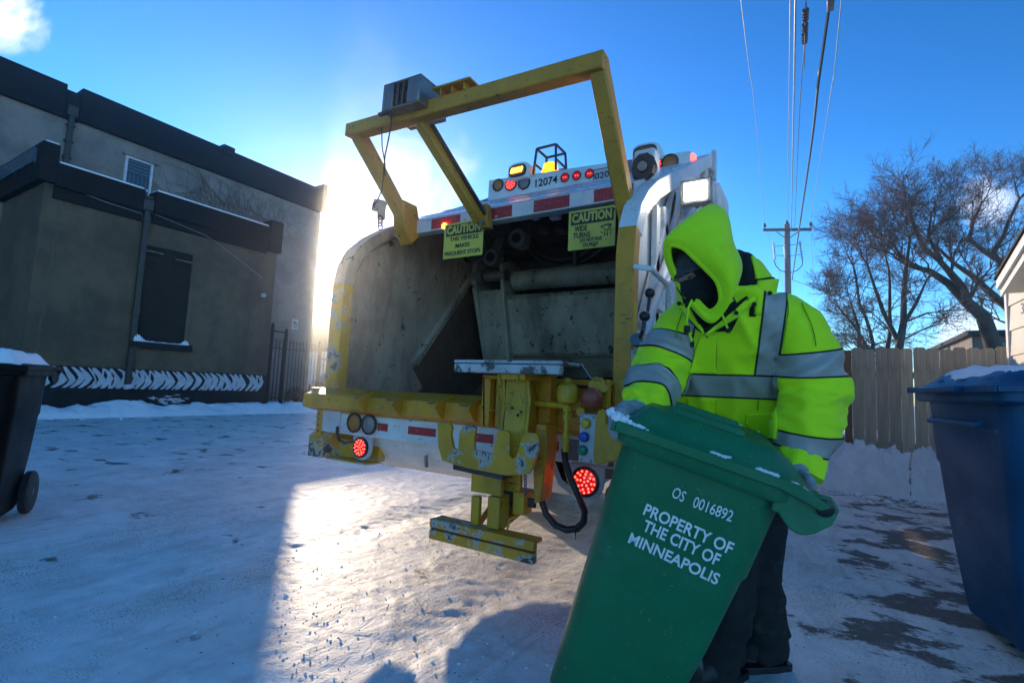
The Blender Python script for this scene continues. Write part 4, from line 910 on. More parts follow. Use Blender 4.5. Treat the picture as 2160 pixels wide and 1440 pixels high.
# control box
pbox('control_box', 1223, 872, 1256, 977, 2.33, .06, M['zwhite'])
M['by'] = plain('yellow_button', (.7, .45, .02), .25); M['bb'] = plain('blue_button', (.005, .08, .42), .25); M['bg'] = plain('green_button', (.01, .22, .12), .25); M['br'] = plain('dull_red', (.38, .075, .035), .4, grime=(.15, .06, .03), gamt=.5)
for q, mk in (((1237, 893), 'by'), ((1233, 921), 'bb'), ((1230, 949), 'bg')):
    MB().lathe(P(*q, 'y', 2.33), (0, -1, 0), [(0, .026), (.014, .026), (.024, .020), (.028, .008)], 24).build('push_button', M[mk], tk, smooth=True)
cs = MB()
for q in ((1228, 877), (1252, 880), (1226, 968), (1246, 972)): cs.lathe(P(*q, 'y', 2.33), (0, -1, 0), [(0, .007), (.004, .006)], 10)
cs.build('screw', M['steel'], tk)
MB().lathe(P(1249, 839, 'y', 2.34), (0, -1, 0), [(0, .056), (.02, .056), (.035, .045), (.042, .02)], 30, 1, .92).build('red_disc', M['br'], tk, smooth=True)  # dull red domed disc above the control box
pbox('dark_reflector', 1197, 925, 1218, 972, 2.57, .02, M['lensclear'])
# yellow side shield with notch
MB().prism([P(a, b, 'y', 2.30) for a, b in ((1272, 862), (1277, 868), (1277, 893), (1300, 895), (1312, 905), (1326, 960), (1318, 966), (1285, 974), (1262, 980), (1253, 976), (1251, 960), (1256, 880), (1262, 864))], (0, .02, 0)).build('side_shield', YW, tk, .004)
pbox('light_arm', 1203, 978, 1290, 988, 2.5, .06, M['zwhite'])
# brace beneath
MB().beam(P(1150, 1030, 'y', 2.9), P(1215, 990, 'y', 2.9), .03, .04).build('under_brace', M['dsteel'], tk)
lamp(P(1302, 1045, 'y', 2.52), .05, 'led', tk, 'tail_light')

# ---------------- right outer side: ribs, strut, rails, levers, work lamp
xo = XR-.05
WH = M['white']
def sidebar(name, pts, w=.05, d=.035, m=None, x=xo+.02):
    mb = MB(); q = [P(a, b, 'x', x) for a, b in pts]
    for a, b in zip(q, q[1:]): mb.beam(a, b, d, w, (1, 0, 0))
    return mb.build(name, m or WH, tk, .006)
def rib(y0, z0, y1, z1): MB().beam((xo+.005, y0, z0), (xo+.005, y1, z1), .08, .04, (1, 0, 0)).build('side_rib', WH, tk, .006)
rib(2.95, .9, 3.7, 2.65); rib(3.7, .9, 4.45, 3.0); rib(3.7, 2.6, 2.95, 1.5); rib(4.5, .9, 4.5, 3.05); rib(3.25, .7, 3.25, 2.35); rib(4.0, .9, 3.4, 2.4); rib(4.95, .7, 4.95, 3.3)
MB().bx(XR-.02, XR+.035, 3.02, 3.22, 1.62, 1.84).build('junction_box', WH, tk, .006)
MB().tube([P(1462, 405, 'x', XR+.03), P(1395, 600, 'x', XR+.05)], .04, 14).build('lift_cylinder', WH, tk, smooth=True)
MB().tube([P(1395, 600, 'x', XR+.06), P(1345, 745, 'x', XR+.06)], .025, 12).build('cylinder_rod', M['zwhite'], tk, smooth=True)
MB().tube([P(1338, 563, 'x', XR+.01), P(1372, 566, 'x', XR+.10), P(1405, 598, 'x', XR+.12), P(1416, 588, 'x', XR+.10), P(1418, 560, 'x', XR+.02)], .016, 10).build('grab_rail', WH, tk, smooth=True)
MB().tube([P(1440, 385, 'x', XR+.04), P(1438, 440, 'x', XR+.04), P(1438, 520, 'x', XR+.04)], .013, 8).tube([P(1447, 385, 'x', XR+.04), P(1446, 520, 'x', XR+.04)], .010, 8).build('conduit', M['zwhite'], tk, smooth=True)
MB().tube([P(1384, 395, 'x', XR-.05), P(1385, 380, 'x', XR-.05), P(1391, 378, 'x', XR-.05), P(1394, 397, 'x', XR-.05)], .012, 8).build('lifting_eye', WH, tk, smooth=True)
lv = MB().tube([P(1371, 622, 'x', XR+.10), P(1367, 650, 'x', XR+.10), P(1352, 710, 'x', XR+.06)], .009, 8).tube([P(1360, 670, 'x', XR+.12), P(1357, 695, 'x', XR+.12), P(1348, 720, 'x', XR+.06)], .011, 8).build('control_lever', M['dsteel'], tk, smooth=True)
for q in (P(1371, 618, 'x', XR+.10), P(1360, 667, 'x', XR+.12)): MB().ball(q, .028).build('lever_knob', M['black'], lv, smooth=True)
MB().cyl(P(1342, 715, 'x', XR+.06), P(1358, 735, 'x', XR+.06), .035, 14).box(P(1348, 716, 'x', XR+.05), (.06, .08, .06)).cyl(P(1344, 742, 'x', XR+.07), P(1350, 742, 'x', XR+.07), .022, 12).build('valve', M['steel'], lv, smooth=True)
pv = P(1343, 790, 'x', XR+.01); MB().bx(XR-.01, XR+.03, pv.y-.06, pv.y+.05, pv.z-.1, pv.z+.14).build('side_bracket', M['steel'], tk, .004)
# work lamp
wc = P(1466, 401, 'x', XR+.17)
wl = MB().box(wc+Vector((0, .05, 0)), (.21, .07, .18)).build('work_lamp', M['steel'], tk, .01)
MB().bx(wc.x-.072, wc.x+.072, wc.y+.005, wc.y+.013, wc.z-.06, wc.z+.06).build('lamp_face', M['lamp'], wl)
MB().tube([wc+Vector((.0, .08, -.08)), P(1482, 425, 'x', XR+.08), P(1490, 440, 'x', XR+.08)], .02, 8).build('lamp_arm', M['dsteel'], wl, smooth=True)
ll = bpy.data.lights.new('work_lamp_light', 'SPOT'); ll.energy = 3; ll.spot_size = R(150); ll.color = (1, .93, .78); ll.shadow_soft_size = .08
lo_ = bpy.data.objects.new('work_lamp_light', ll); C.objects.link(lo_); lo_.location = wc+Vector((.02, -.05, 0)); lo_.rotation_euler = Vector((-.25, 1, .35)).to_track_quat('Z', 'Y').to_euler()
lo_.parent = wl; lo_.location = Vector(lo_.location)-ORG[wl.name]
# rear camera on pedestal
pc = P(1358, 345, 'x', -1.0); ped = P(1357, 400, 'x', -1.0)
cp = MB().bx(ped.x-.075, ped.x+.075, ped.y, ped.y+.14, ped.z, ped.z+.20).build('camera_mount', WH, tk, .012)
MB().bx(pc.x-.075, pc.x+.075, ped.y+.0, ped.y+.13, ped.z+.19, pc.z+.11).build('camera_housing', WH, cp, .02)
MB().lathe((pc.x, ped.y+.02, pc.z-.03), (.05, -1, -.15), [(-.02, .085), (.03, .09), (.06, .075), (.062, .04), (.03, .035)], 10, 1, 1.15).build('camera_hood', M['black'], cp)
MB().lathe((pc.x, ped.y-.02, pc.z-.03), (.05, -1, -.15), [(0, .036), (.02, .034), (.024, .012)], 20).build('camera_lens', M['lensclear'], cp, smooth=True)

# ---------------- body, bolsters, wheels, cab
MB().bx(-3.40, -.90, 5.17, 5.32, .9, 3.38).build('body_bolster', WH, tk, .02)
MB().bx(-3.42, -.86, 5.42, 6.05, .8, 3.36).build('body_bolster', WH, tk, .03)
MB().bx(-3.0, -1.3, 6.0, 8.2, 1.0, 3.30).build('body', WH, tk, .04)
hg = MB(); hg.box(P(1506, 350, 'x', -.86), (.04, .07, .30)).tube([P(1500, 355, 'x', -.82), P(1506, 370, 'x', -.82), P(1500, 385, 'x', -.82)], .012, 6); hg.build('hinge_latch', M['zwhite'], tk, .004)
MB().bx(-2.95, -1.35, 8.35, 10.0, .8, 2.7).build('cab', WH, tk, .1)
MB().bx(-2.75, -2.55, 3.9, 9.9, .62, .80).bx(-1.75, -1.55, 3.9, 9.9, .62, .80).bx(-3.2, -1.1, 5.4, 5.55, .45, .6).build('chassis', M['dsteel'], tk)
for x in (-3.05, -1.2):
    for y in (5.5, 9.2):
        wh = MB().lathe((x+.26, y, .5), (-1, 0, 0), [(0, .30), (.0, .46), (.03, .50), (.22, .50), (.25, .48), (.27, .48), (.30, .50), (.49, .50), (.52, .46), (.52, .30)], 36).build('wheel', M['tyre'], tk, smooth=True)
        MB().lathe((x+.24, y, .5), (-1, 0, 0), [(0, .30), (.06, .29), (.07, .12), (.4, .12), (.42, .29), (.48, .30)], 24).build('rim', M['zwhite'], wh, smooth=True)
for x in (-3.1, -1.15): MB().bx(x-.3, x+.3, 4.75, 4.77, .25, .75).build('mud_flap', M['rubber'], tk)

# ================================================================== WOODEN FENCE
fn = thing('wooden_fence', 'weathered dog-eared wooden plank fence behind the snow bank on the right', 'fence', (1.2, 8.5, 0))
def plank_mesh(w, h, t=.018):
    c = .025; pts = [(-w/2, 0, 0), (w/2, 0, 0), (w/2, 0, h-c), (w/2-c, 0, h), (-w/2+c, 0, h), (-w/2, 0, h-c)]
    o = MB().prism(pts, (0, t, 0)).build('plank', M['fence']); me = o.data; bpy.data.objects.remove(o); return me
pm_ = [plank_mesh(.1315, 1.86), plank_mesh(.130, 1.845), plank_mesh(.1315, 1.87)]
for k in range(14):
    x = .475+.1365*k; inst(pm_[k % 3], 'plank', fn, (x, 8.5+random.uniform(-.004, .004), random.uniform(-.01, .012)), (0, random.uniform(-.002, .002), random.uniform(-.02, .02)))
for z in (.5, 1.45): MB().bx(.35, 2.4, 8.52, 8.56, z, z+.09).build('fence_rail', M['fence'], fn)
MB().bx(.315, .402, 8.47, 8.56, 0, 1.83).build('fence_post', M['post'], fn, .004, label='orange brown square post')
f2 = thing('wooden_fence', 'taller side fence of narrow boards running away down the alley behind the worker', 'fence', (.3, 12, 0))
p2m = plank_mesh(.13, 2.03)
for k in range(90):
    inst(p2m, 'plank', f2, (.27+random.uniform(-.008, .008), 8.64+k*.137, random.uniform(-.02, .02)), (0, 0, math.pi/2+random.uniform(-.03, .03)))
for z in (.5, 1.6): MB().bx(.285, .32, 8.6, 21, z, z+.09).build('fence_rail', M['fence'], f2)

# ================================================================== GARAGE
ga = thing('garage', 'cream garage with horizontal siding and white gable trim at the right edge', 'garage', (3.5, 5, 0))
GX_ = 1.95; gya, gyb = 8.06, 1.9; ypk = (gya+gyb)/2
zt = lambda y: 2.62+.30*(8.55-y) if y > ypk else 2.62+.30*(8.55-ypk)-(ypk-y)*.30
k = 0; z = -.05
while z < 3.7:
    z2 = z+.292; ys = [gyb, gya]
    if zt(gya) < z2:
        d = (z2-zt(gya))/.30; ys = [gyb+d, gya-d]
    if ys[1]-ys[0] < .3: break
    MB().prism([(GX_-.022, ys[0], z), (GX_-.005, ys[0], z2), (GX_+.02, ys[0], z2), (GX_+.02, ys[0], z)], (0, ys[1]-ys[0], 0)).build('siding_board', M['siding'], ga); z = z2+.003
MB().prism([(GX_+.02, gya-.01, 0), (GX_+.02, gya-.01, zt(gya)), (GX_+.02, ypk, zt(ypk)-.05), (GX_+.02, gyb, zt(gya)), (GX_+.02, gyb, 0)], (6, 0, 0)).build('wall', M['siding'], ga)
MB().bx(GX_-.035, GX_+.06, gya-.03, gya+.05, 0, zt(gya)+.02).build('corner_trim', M['trim'], ga, .004)
fxr = 1.66; e_ = P(2101, 592, 'x', fxr); t_ = P(2160, 492, 'x', fxr); sl_ = (t_.z-e_.z)/(e_.y-t_.y); yk = ypk; zk = e_.z+sl_*(e_.y-yk)
def rake(x0, x1, drop, th, m, nm):
    MB().prism([(x0, e_.y, e_.z-drop), (x0, yk, zk-drop), (x0, yk, zk-drop-th), (x0, e_.y, e_.z-drop-th)], (x1-x0, 0, 0)).build(nm, m, ga)
    MB().prism([(x0, 2*yk-e_.y, e_.z-drop), (x0, yk, zk-drop), (x0, yk, zk-drop-th), (x0, 2*yk-e_.y, e_.z-drop-th)], (x1-x0, 0, 0)).build(nm, m, ga)
rake(fxr, fxr+.03, .0, .10, M['trim'], 'rake_board'); rake(fxr+.03, fxr+.05, .02, .16, M['trim'], 'rake_board'); rake(fxr+.05, GX_+.02, .13, .015, M['trim'], 'soffit'); rake(fxr-.02, GX_+6.3, -.035, .03, M['shingle'], 'roof')
MB().bx(fxr+.05, GX_+6, e_.y-.02, e_.y+.0, e_.z-.14, e_.z).build('eave_board', M['trim'], ga)
c = P(2156, 652, 'x', GX_-.03); text('3', 'house_number', M['sign_black'], ga, (GX_-.032, c.y-.02, c.z), (0, -1, 0), (0, 0, 1), .17, .09, .0)
# small far houses
def house(name, label, x0, x1, y0, y1, h, rh, wm, rm, chim=False):
    o = thing(name, label, 'house', ((x0+x1)/2, y0, 0)); MB().bx(x0, x1, y0, y1, 0, h).build('wall', wm, o)
    r = MB().prism([(x0-.2, y0-.3, h), (x1+.2, y0-.3, h), ((x0+x1)/2, y0-.3, h+rh)], (0, y1-y0+.6, 0)).build('roof', rm, o)
    return o
a = P(2050, 705, 'y', 19); b = P(2200, 705, 'y', 19)
h1 = thing('brown_house', 'grey brown house with a low dark roof behind the leaning tree', 'house', (a.x, 19, 0))
MB().bx(a.x, a.x+7, 19, 25, 0, a.z-.05).build('wall', M['stucco2'], h1); MB().bx(a.x-.15, a.x+7.2, 18.7, 25.3, a.z-.05, a.z+.08).build('roof', M['shingle'], h1)
MB().bx(a.x+.25, a.x+.75, 18.96, 19.02, a.z-.9, a.z-.25).build('window', M['glass'], h1, .005)
a = P(1826, 727, 'y', 26)
house('garden_shed', 'tiny far shed roof peak just above the plank fence', a.x-.8, a.x+.8, 26, 29, a.z-.45, .45, M['siding'], M['trim'])

# ================================================================== BARE TREES
def grow_tree(name, label, limbs, seed, step=.32, twig=1.0, levels=4, group='bare trees behind the plank fence', bias=(0, 0, .25)):
    rr = random.Random(seed); segs = [[], []]  # trunk, twigs
    def add(p, q, r0, r1, kind): segs[kind].append((p, q, r0, r1))
    def shoot(p, d, L, r, lv):
        n = max(3, int(L/(.17 if lv > 1 else .2))); sl = L/n; q = p
        for i in range(n):
            d = (d+Vector((rr.gauss(0, .17), rr.gauss(0, .17), rr.gauss(0, .15)))+Vector(bias)*.18).normalized()
            q2 = q+d*sl; r2 = r*(1-.75*(i+1)/n)+.0016; add(q, q2, r*(1-.75*i/n)+.0016, r2, 1)
            if lv < levels:
                for _ in range(2):
                    if i == 0 and lv < 2: continue
                    ax = Vector((rr.gauss(0, 1), rr.gauss(0, 1), rr.gauss(0, 1))).cross(d).normalized(); nd_ = (d*math.cos(.7)+ax*math.sin(rr.uniform(.5, .95))).normalized()
                    shoot(q2, nd_, L*rr.uniform(.42, .66), r2*.62, lv+1)
            q = q2
    for pts, r0, r1, spawn in limbs:
        pts = [Vector(p) for p in pts]; fine = []
        for a, b in zip(pts, pts[1:]):
            m = max(1, int((b-a).length/step)); fine += [a.lerp(b, i/m) for i in range(m)]
        fine.append(pts[-1]); N = len(fine); fine = [f+Vector((rr.gauss(0, .03), rr.gauss(0, .03), 0)) if 0 < i < N-1 else f for i, f in enumerate(fine)]
        for i in range(N-1):
            t = i/(N-1); t2 = (i+1)/(N-1); add(fine[i], fine[i+1], r0+(r1-r0)*t, r0+(r1-r0)*t2, 0)
            if t2 > spawn[0]:
                d = (fine[i+1]-fine[i]).normalized()
                for _ in range(spawn[2]):
                    if rr.random() < .85:
                        ax = Vector((rr.gauss(0, 1), rr.gauss(0, 1), rr.gauss(.35, .8))).cross(d).normalized(); ax = ax if ax.z > -.3 else -ax
                        shoot(fine[i+1], (d*.55+ax*.9).normalized(), spawn[1]*rr.uniform(.5, 1.15), min((r0+(r1-r0)*t2)*.4, .035), 1)
        d = (fine[-1]-fine[-2]).normalized()
        for _ in range(3): shoot(fine[-1], (d+Vector((rr.gauss(0, .4), rr.gauss(0, .4), .2))).normalized(), spawn[1], r1*.7, 1)
    t = thing(name, label, 'tree', tuple(limbs[0][0][0]), group)
    for kind, nm, m in ((0, 'trunk', M['bark']), (1, 'branches', M['twig'])):
        A = np.array([s[0] for s in segs[kind]]); B = np.array([s[1] for s in segs[kind]]); ra = np.array([s[2] for s in segs[kind]])*1.0; rb_ = np.array([s[3] for s in segs[kind]])
        n = 8 if kind == 0 else 3; D = B-A; D /= np.linalg.norm(D, axis=1, keepdims=True)+1e-9; up = np.where(np.abs(D[:, 2:3]) > .9, [[1., 0, 0]], [[0, 0, 1.]]); U = np.cross(D, up); U /= np.linalg.norm(U, axis=1, keepdims=True); W_ = np.cross(D, U)
        if kind == 0: B = B+D*(rb_[:, None]*.35)
        ang = np.arange(n)*2*np.pi/n; ring = U[:, None]*np.cos(ang)[None, :, None]+W_[:, None]*np.sin(ang)[None, :, None]
        Va = A[:, None]+ring*ra[:, None, None]; Vb = B[:, None]+ring*rb_[:, None, None]; V = np.concatenate([Va, Vb], 1).reshape(-1, 3)
        base = (np.arange(len(A))*2*n)[:, None]; k = np.arange(n); F = np.stack([base+k, base+(k+1) % n, base+(k+1) % n+n, base+k+n], -1).reshape(-1, 4)
        mesh_np(nm, V-np.array(t.location), F, m, t)
    return t
TY1 = 14.0
g = lambda pts, y: [P(a, b, 'y', yy) for (a, b), yy in zip(pts, y if isinstance(y, list) else [y]*len(pts))]
grow_tree('bare_tree', 'large bare tree with a thick trunk leaning left over the fence', [
    (g([(2122, 790), (2098, 728), (2070, 668), (2040, 640), (2000, 600), (1955, 572), (1915, 560)], TY1), .17, .04, (.30, .95, 2)),
    (g([(2045, 645), (2030, 606), (2005, 578), (1985, 548), (1950, 520), (1925, 470)], [14, 13.9, 13.7, 13.6, 13.5, 13.4]), .09, .03, (.2, .95, 2)),
    (g([(1985, 548), (1960, 500), (1965, 450)], [13.6, 13.8, 14]), .05, .015, (.1, .85, 2)),
    (g([(1955, 572), (1900, 540), (1865, 500)], [14, 14.2, 14.5]), .05, .015, (.1, .85, 2))], 5)
grow_tree('bare_tree', 'bare tree with a long curved limb reaching over the cream garage corner', [
    (g([(2180, 760), (2150, 690), (2128, 655), (2085, 615), (2055, 582), (2010, 556), (1975, 520)], 16), .14, .03, (.25, .95, 2)),
    (g([(2128, 655), (2110, 560), (2095, 530), (2130, 470), (2150, 420)], [16, 16.2, 16.3, 16.4, 16.4]), .09, .03, (.25, .95, 2)),
    (g([(2110, 552), (2070, 530), (2048, 505), (2052, 465), (2070, 430)], [16.2, 16.3, 16.3, 16.3, 16.3]), .07, .02, (.3, .85, 2))], 9)
grow_tree('bare_tree', 'many stemmed bare tree standing behind the middle of the fence', [
    (g([(1892, 840), (1898, 740), (1905, 680), (1905, 620), (1912, 560), (1920, 500)], 12.6), .10, .02, (.35, .92, 2)),
    (g([(1892, 840), (1885, 720), (1868, 660), (1845, 610), (1830, 560)], [12.6, 12.6, 12.7, 12.8, 12.9]), .08, .02, (.3, .92, 2)),
    (g([(1892, 840), (1872, 735), (1878, 660), (1875, 600), (1868, 540)], [12.6, 12.9, 13, 13.1, 13.2]), .06, .015, (.3, .85, 2)),
    (g([(1902, 690), (1935, 640), (1955, 590)], [12.6, 12.5, 12.4]), .045, .015, (.1, .75, 2))], 13)
grow_tree('bare_tree', 'smaller twiggy bare tree at the left end of the fence', [
    (g([(1832, 840), (1812, 735), (1810, 690), (1795, 640)], 15), .07, .02, (.2, .8, 3)),
    (g([(1832, 840), (1835, 735), (1805, 690), (1770, 650)], 15), .06, .02, (.2, .8, 3)),
    (g([(1832, 840), (1838, 700), (1815, 640), (1800, 560)], 15), .06, .02, (.2, .92, 2))], 21)

# ================================================================== POLE AND WIRES
PYY = 25.6
pole = thing('utility_pole', 'wooden utility pole with crossarm above the worker on the alley line', 'utility pole', (-1.1, PYY, 0))
ptop = P(1660, 478, 'y', PYY); px0 = ptop.x
MB().tube([(px0+.06, PYY, 0), (px0, PYY, ptop.z+.1)], [.17, .12], 14).build('mast', M['pole'], pole, smooth=True)
ca, cb_ = P(1610, 485, 'y', PYY-.15), P(1712, 484, 'y', PYY-.15)
MB().beam(ca, cb_, .10, .12).build('crossarm', M['pole'], pole, .01)
MB().beam(P(1638, 489, 'y', PYY-.2), P(1658, 503, 'y', PYY-.2), .02, .04).beam(P(1684, 489, 'y', PYY-.2), P(1664, 503, 'y', PYY-.2), .02, .04).build('arm_brace', M['steel'], pole)
for q in ((1613, 476), (1660, 470), (1710, 473)):
    MB().lathe(P(*q, 'y', PYY-.15), (0, 0, 1), [(-.18, .02), (-.06, .02), (-.05, .075), (.0, .08), (.02, .05), (.06, .06), (.10, .04)], 12).build('insulator', M['dsteel'], pole, smooth=True)
for q0, q1 in (((1631, 512), (1635, 547)), ((1655, 515), (1657, 545)), ((1687, 508), (1692, 545))):
    a, b = P(*q0, 'y', PYY-.4), P(*q1, 'y', PYY-.4); mb = MB()
    mb.cyl(a, b, .025, 8)
    for k in range(6): c = a.lerp(b, (k+.5)/6); mb.cyl(c, c+(b-a).normalized()*.03, .06, 10)
    mb.build('cutout', M['porcelain'], pole, smooth=True)
jb = MB(); jb.tube([P(1632, 547, 'y', PYY-.4), P(1636, 560, 'y', PYY-.4), P(1645, 570, 'y', PYY-.4), P(1660, 575, 'y', PYY-.2)], .02, 5).tube([P(1693, 545, 'y', PYY-.4), P(1692, 560, 'y', PYY-.4), P(1682, 570, 'y', PYY-.4), P(1668, 575, 'y', PYY-.2)], .02, 5)
jb.beam(P(1632, 520, 'y', PYY-.4), P(1656, 517, 'y', PYY-.2), .02, .02).beam(P(1664, 517, 'y', PYY-.2), P(1690, 514, 'y', PYY-.4), .02, .02).beam(P(1634, 538, 'y', PYY-.4), P(1656, 540, 'y', PYY-.2), .02, .02).beam(P(1664, 540, 'y', PYY-.2), P(1692, 536, 'y', PYY-.4), .02, .02); jb.build('jumper', M['dsteel'], pole)
def wire(name, label, pts, zs, r, m, far=None, cat='power line', group='power lines over the alley'):
    """pts: picture points along the wire from the pole towards us, each on the wire's own height"""
    q = [P(pts[0][0], pts[0][1], 'y', PYY-.15)]+[P(a, b, 'z', z) for (a, b), z in zip(pts[1:], zs)]
    d = q[-1]-q[-2]; q.append(q[-1]+d*(q[-1].y+14)/max(-d.y, .5) if d.y < 0 else q[-1]+Vector((0, -24, .5)))
    q[-1].z = zs[-1]+.5
    # smooth through the points
    out = []
    for i in range(len(q)-1):
        p0 = q[max(i-1, 0)]; p1 = q[i]; p2 = q[i+1]; p3 = q[min(i+2, len(q)-1)]
        for k in range(8):
            t = k/8; out.append(.5*((2*p1)+(p2-p0)*t+(2*p0-5*p1+4*p2-p3)*t*t+(3*p1-p0-3*p2+p3)*t**3))
    out.append(q[-1])
    if far: out = [Vector(far)]+out
    return tag(MB().tube(out, r, 6).build(name, m, smooth=True), label, cat, group)
zA = ptop.z
wire('power_line', 'leftmost bare silver power line running up from the left end of the crossarm', [(1613, 472), (1592, 230), (1563, 0)], [zA-.35, zA-.55], .008, M['wire'], (ca.x, 70, zA+.2))
wire('power_line', 'thin bare silver power line from the top of the pole, second from the left', [(1660, 466), (1664, 230), (1667, 0)], [zA-.35, zA-.55], .010, M['wire'])
wire('power_line', 'thickest pale grey power line rising straight from the pole, third from the left', [(1669, 487), (1674, 230), (1678, 0)], [zA-.7, zA-1.0], .018, M['wire'])
wire('power_line', 'thin grey power line that ends in the dark insulator string', [(1676, 490), (1686, 250), (1697, 90), (1700, 0)], [zA-.8, zA-1.0, zA-1.05], .009, M['cable'])
wire('power_line', 'thick black sheathed cable hanging between the pale power lines', [(1671, 590), (1686, 482), (1712, 301), (1729, 151), (1751, 0)], [6.45, 6.3, 6.2, 6.2], .022, M['cable'])
wire('power_line', 'rightmost bare silver power line running up from the right end of the crossarm', [(1710, 470), (1725, 370), (1755, 181), (1775, 0)], [zA-.2, zA-.4, zA-.55], .010, M['wire'], (cb_.x, 70, zA+.2))
wire('service_line', 'thin dark service wire dropping from the pole towards the trees', [(1671, 590), (1671, 591)], [6.55], .008, M['cable']) if False else tag(MB().tube([P(1671, 590, 'y', PYY), P(1740, 615, 'y', 22), P(1820, 645, 'y', 19), P(1890, 668, 'y', 16.5), P(2040, 672, 'y', 19)], .012, 5).build('service_line', M['cable'], smooth=True), 'thin dark service wire dropping from the pole towards the bare trees', 'wire')
ins = thing('insulator_string', 'dark string of three strain insulators on a thin wire near the top edge', 'insulator', tuple(P(1698, 50, 'z', zA-1.04)))
ia, ib_ = P(1700, 8, 'z', zA-1.05), P(1697, 92, 'z', zA-1.0); ib_2 = ia.lerp(ib_, .0)
for t0, t1 in ((.15, .42), (.5, .68), (.74, 1.0)):
    mb = MB(); n = 4
    for k in range(n):
        c = ia.lerp(ib_, t0+(t1-t0)*k/n); mb.cyl(c, ia.lerp(ib_, t0+(t1-t0)*(k+.45)/n), .055, 12)
    mb.build('insulator_disc', plain('brown_porcelain', (.10, .05, .03), .25), ins, smooth=True)
MB().cyl(ia, ib_, .015, 8).build('link', M['dsteel'], ins)
cl = thing('cable_clamp', 'grey clamp on the black cable at the top edge of the picture', 'clamp', tuple(P(1752, 6, 'z', 6.2)))
MB().box(P(1752, 6, 'z', 6.22), (.08, .22, .10)).box(P(1755, 2, 'z', 6.32), (.03, .1, .14)).build('clamp_body', M['steel'], cl, .01)
MB().tube([P(1752, 6, 'z', 6.27), P(1760, 3, 'z', 6.30), P(1757, -6, 'z', 6.3)], .012, 6).build('clamp_bail', M['wire'], cl)

# ================================================================== PARKED CAR beyond the gate
car = thing('parked_car', 'small blue hatchback car parked beyond the iron fence', 'car', (-23, 24, 0))
M['carblue'] = plain('blue_car_paint', (.03, .10, .22), .25); M['carglass'] = plain('car_glass', (.04, .05, .06), .05, spec=.8)
cx, cyy = -24.0, 19.6
sec = [(-2.0, .35), (-2.05, .75), (-1.75, .92), (-.95, 1.0), (-.35, 1.42), (.75, 1.46), (1.55, 1.05), (2.0, .98), (2.08, .45), (1.9, .28), (-1.8, .28)]
MB().loft([[(cx+s*w, cyy+y*k, z) for y, z in sec] for s, w, k in ((-1, .86, .98), (-1, .7, 1), (1, .7, 1), (1, .86, .98))]).build('body', M['carblue'], car, .04)
MB().bx(cx+.74, cx+.88, cyy-.75, cyy+1.25, 1.02, 1.36).build('window', M['carglass'], car, .02)
MB().prism([(cx-.7, cyy+.8, 1.45), (cx-.7, cyy+1.56, 1.08), (cx-.7, cyy+1.6, 1.12), (cx-.7, cyy+.84, 1.49)], (1.4, 0, 0)).build('windscreen', M['carglass'], car)
for y in (-1.25, 1.25):
    for s in (-1, 1): MB().lathe((cx+s*.88, cyy+y, .32), (-s, 0, 0), [(0, .2), (0, .31), (.18, .31), (.18, .2)], 20).build('wheel', M['tyre'], car, smooth=True)
for s in (-1, 1): MB().box((cx+s*.6, cyy-2.03, .72), (.25, .06, .14)).build('headlight', M['porcelain'], car, .01)
MB().bx(cx-.7, cx+.7, cyy-.2, cyy+.7, 1.47, 1.52).build('roof_snow', M['fsnow'], car, .02)

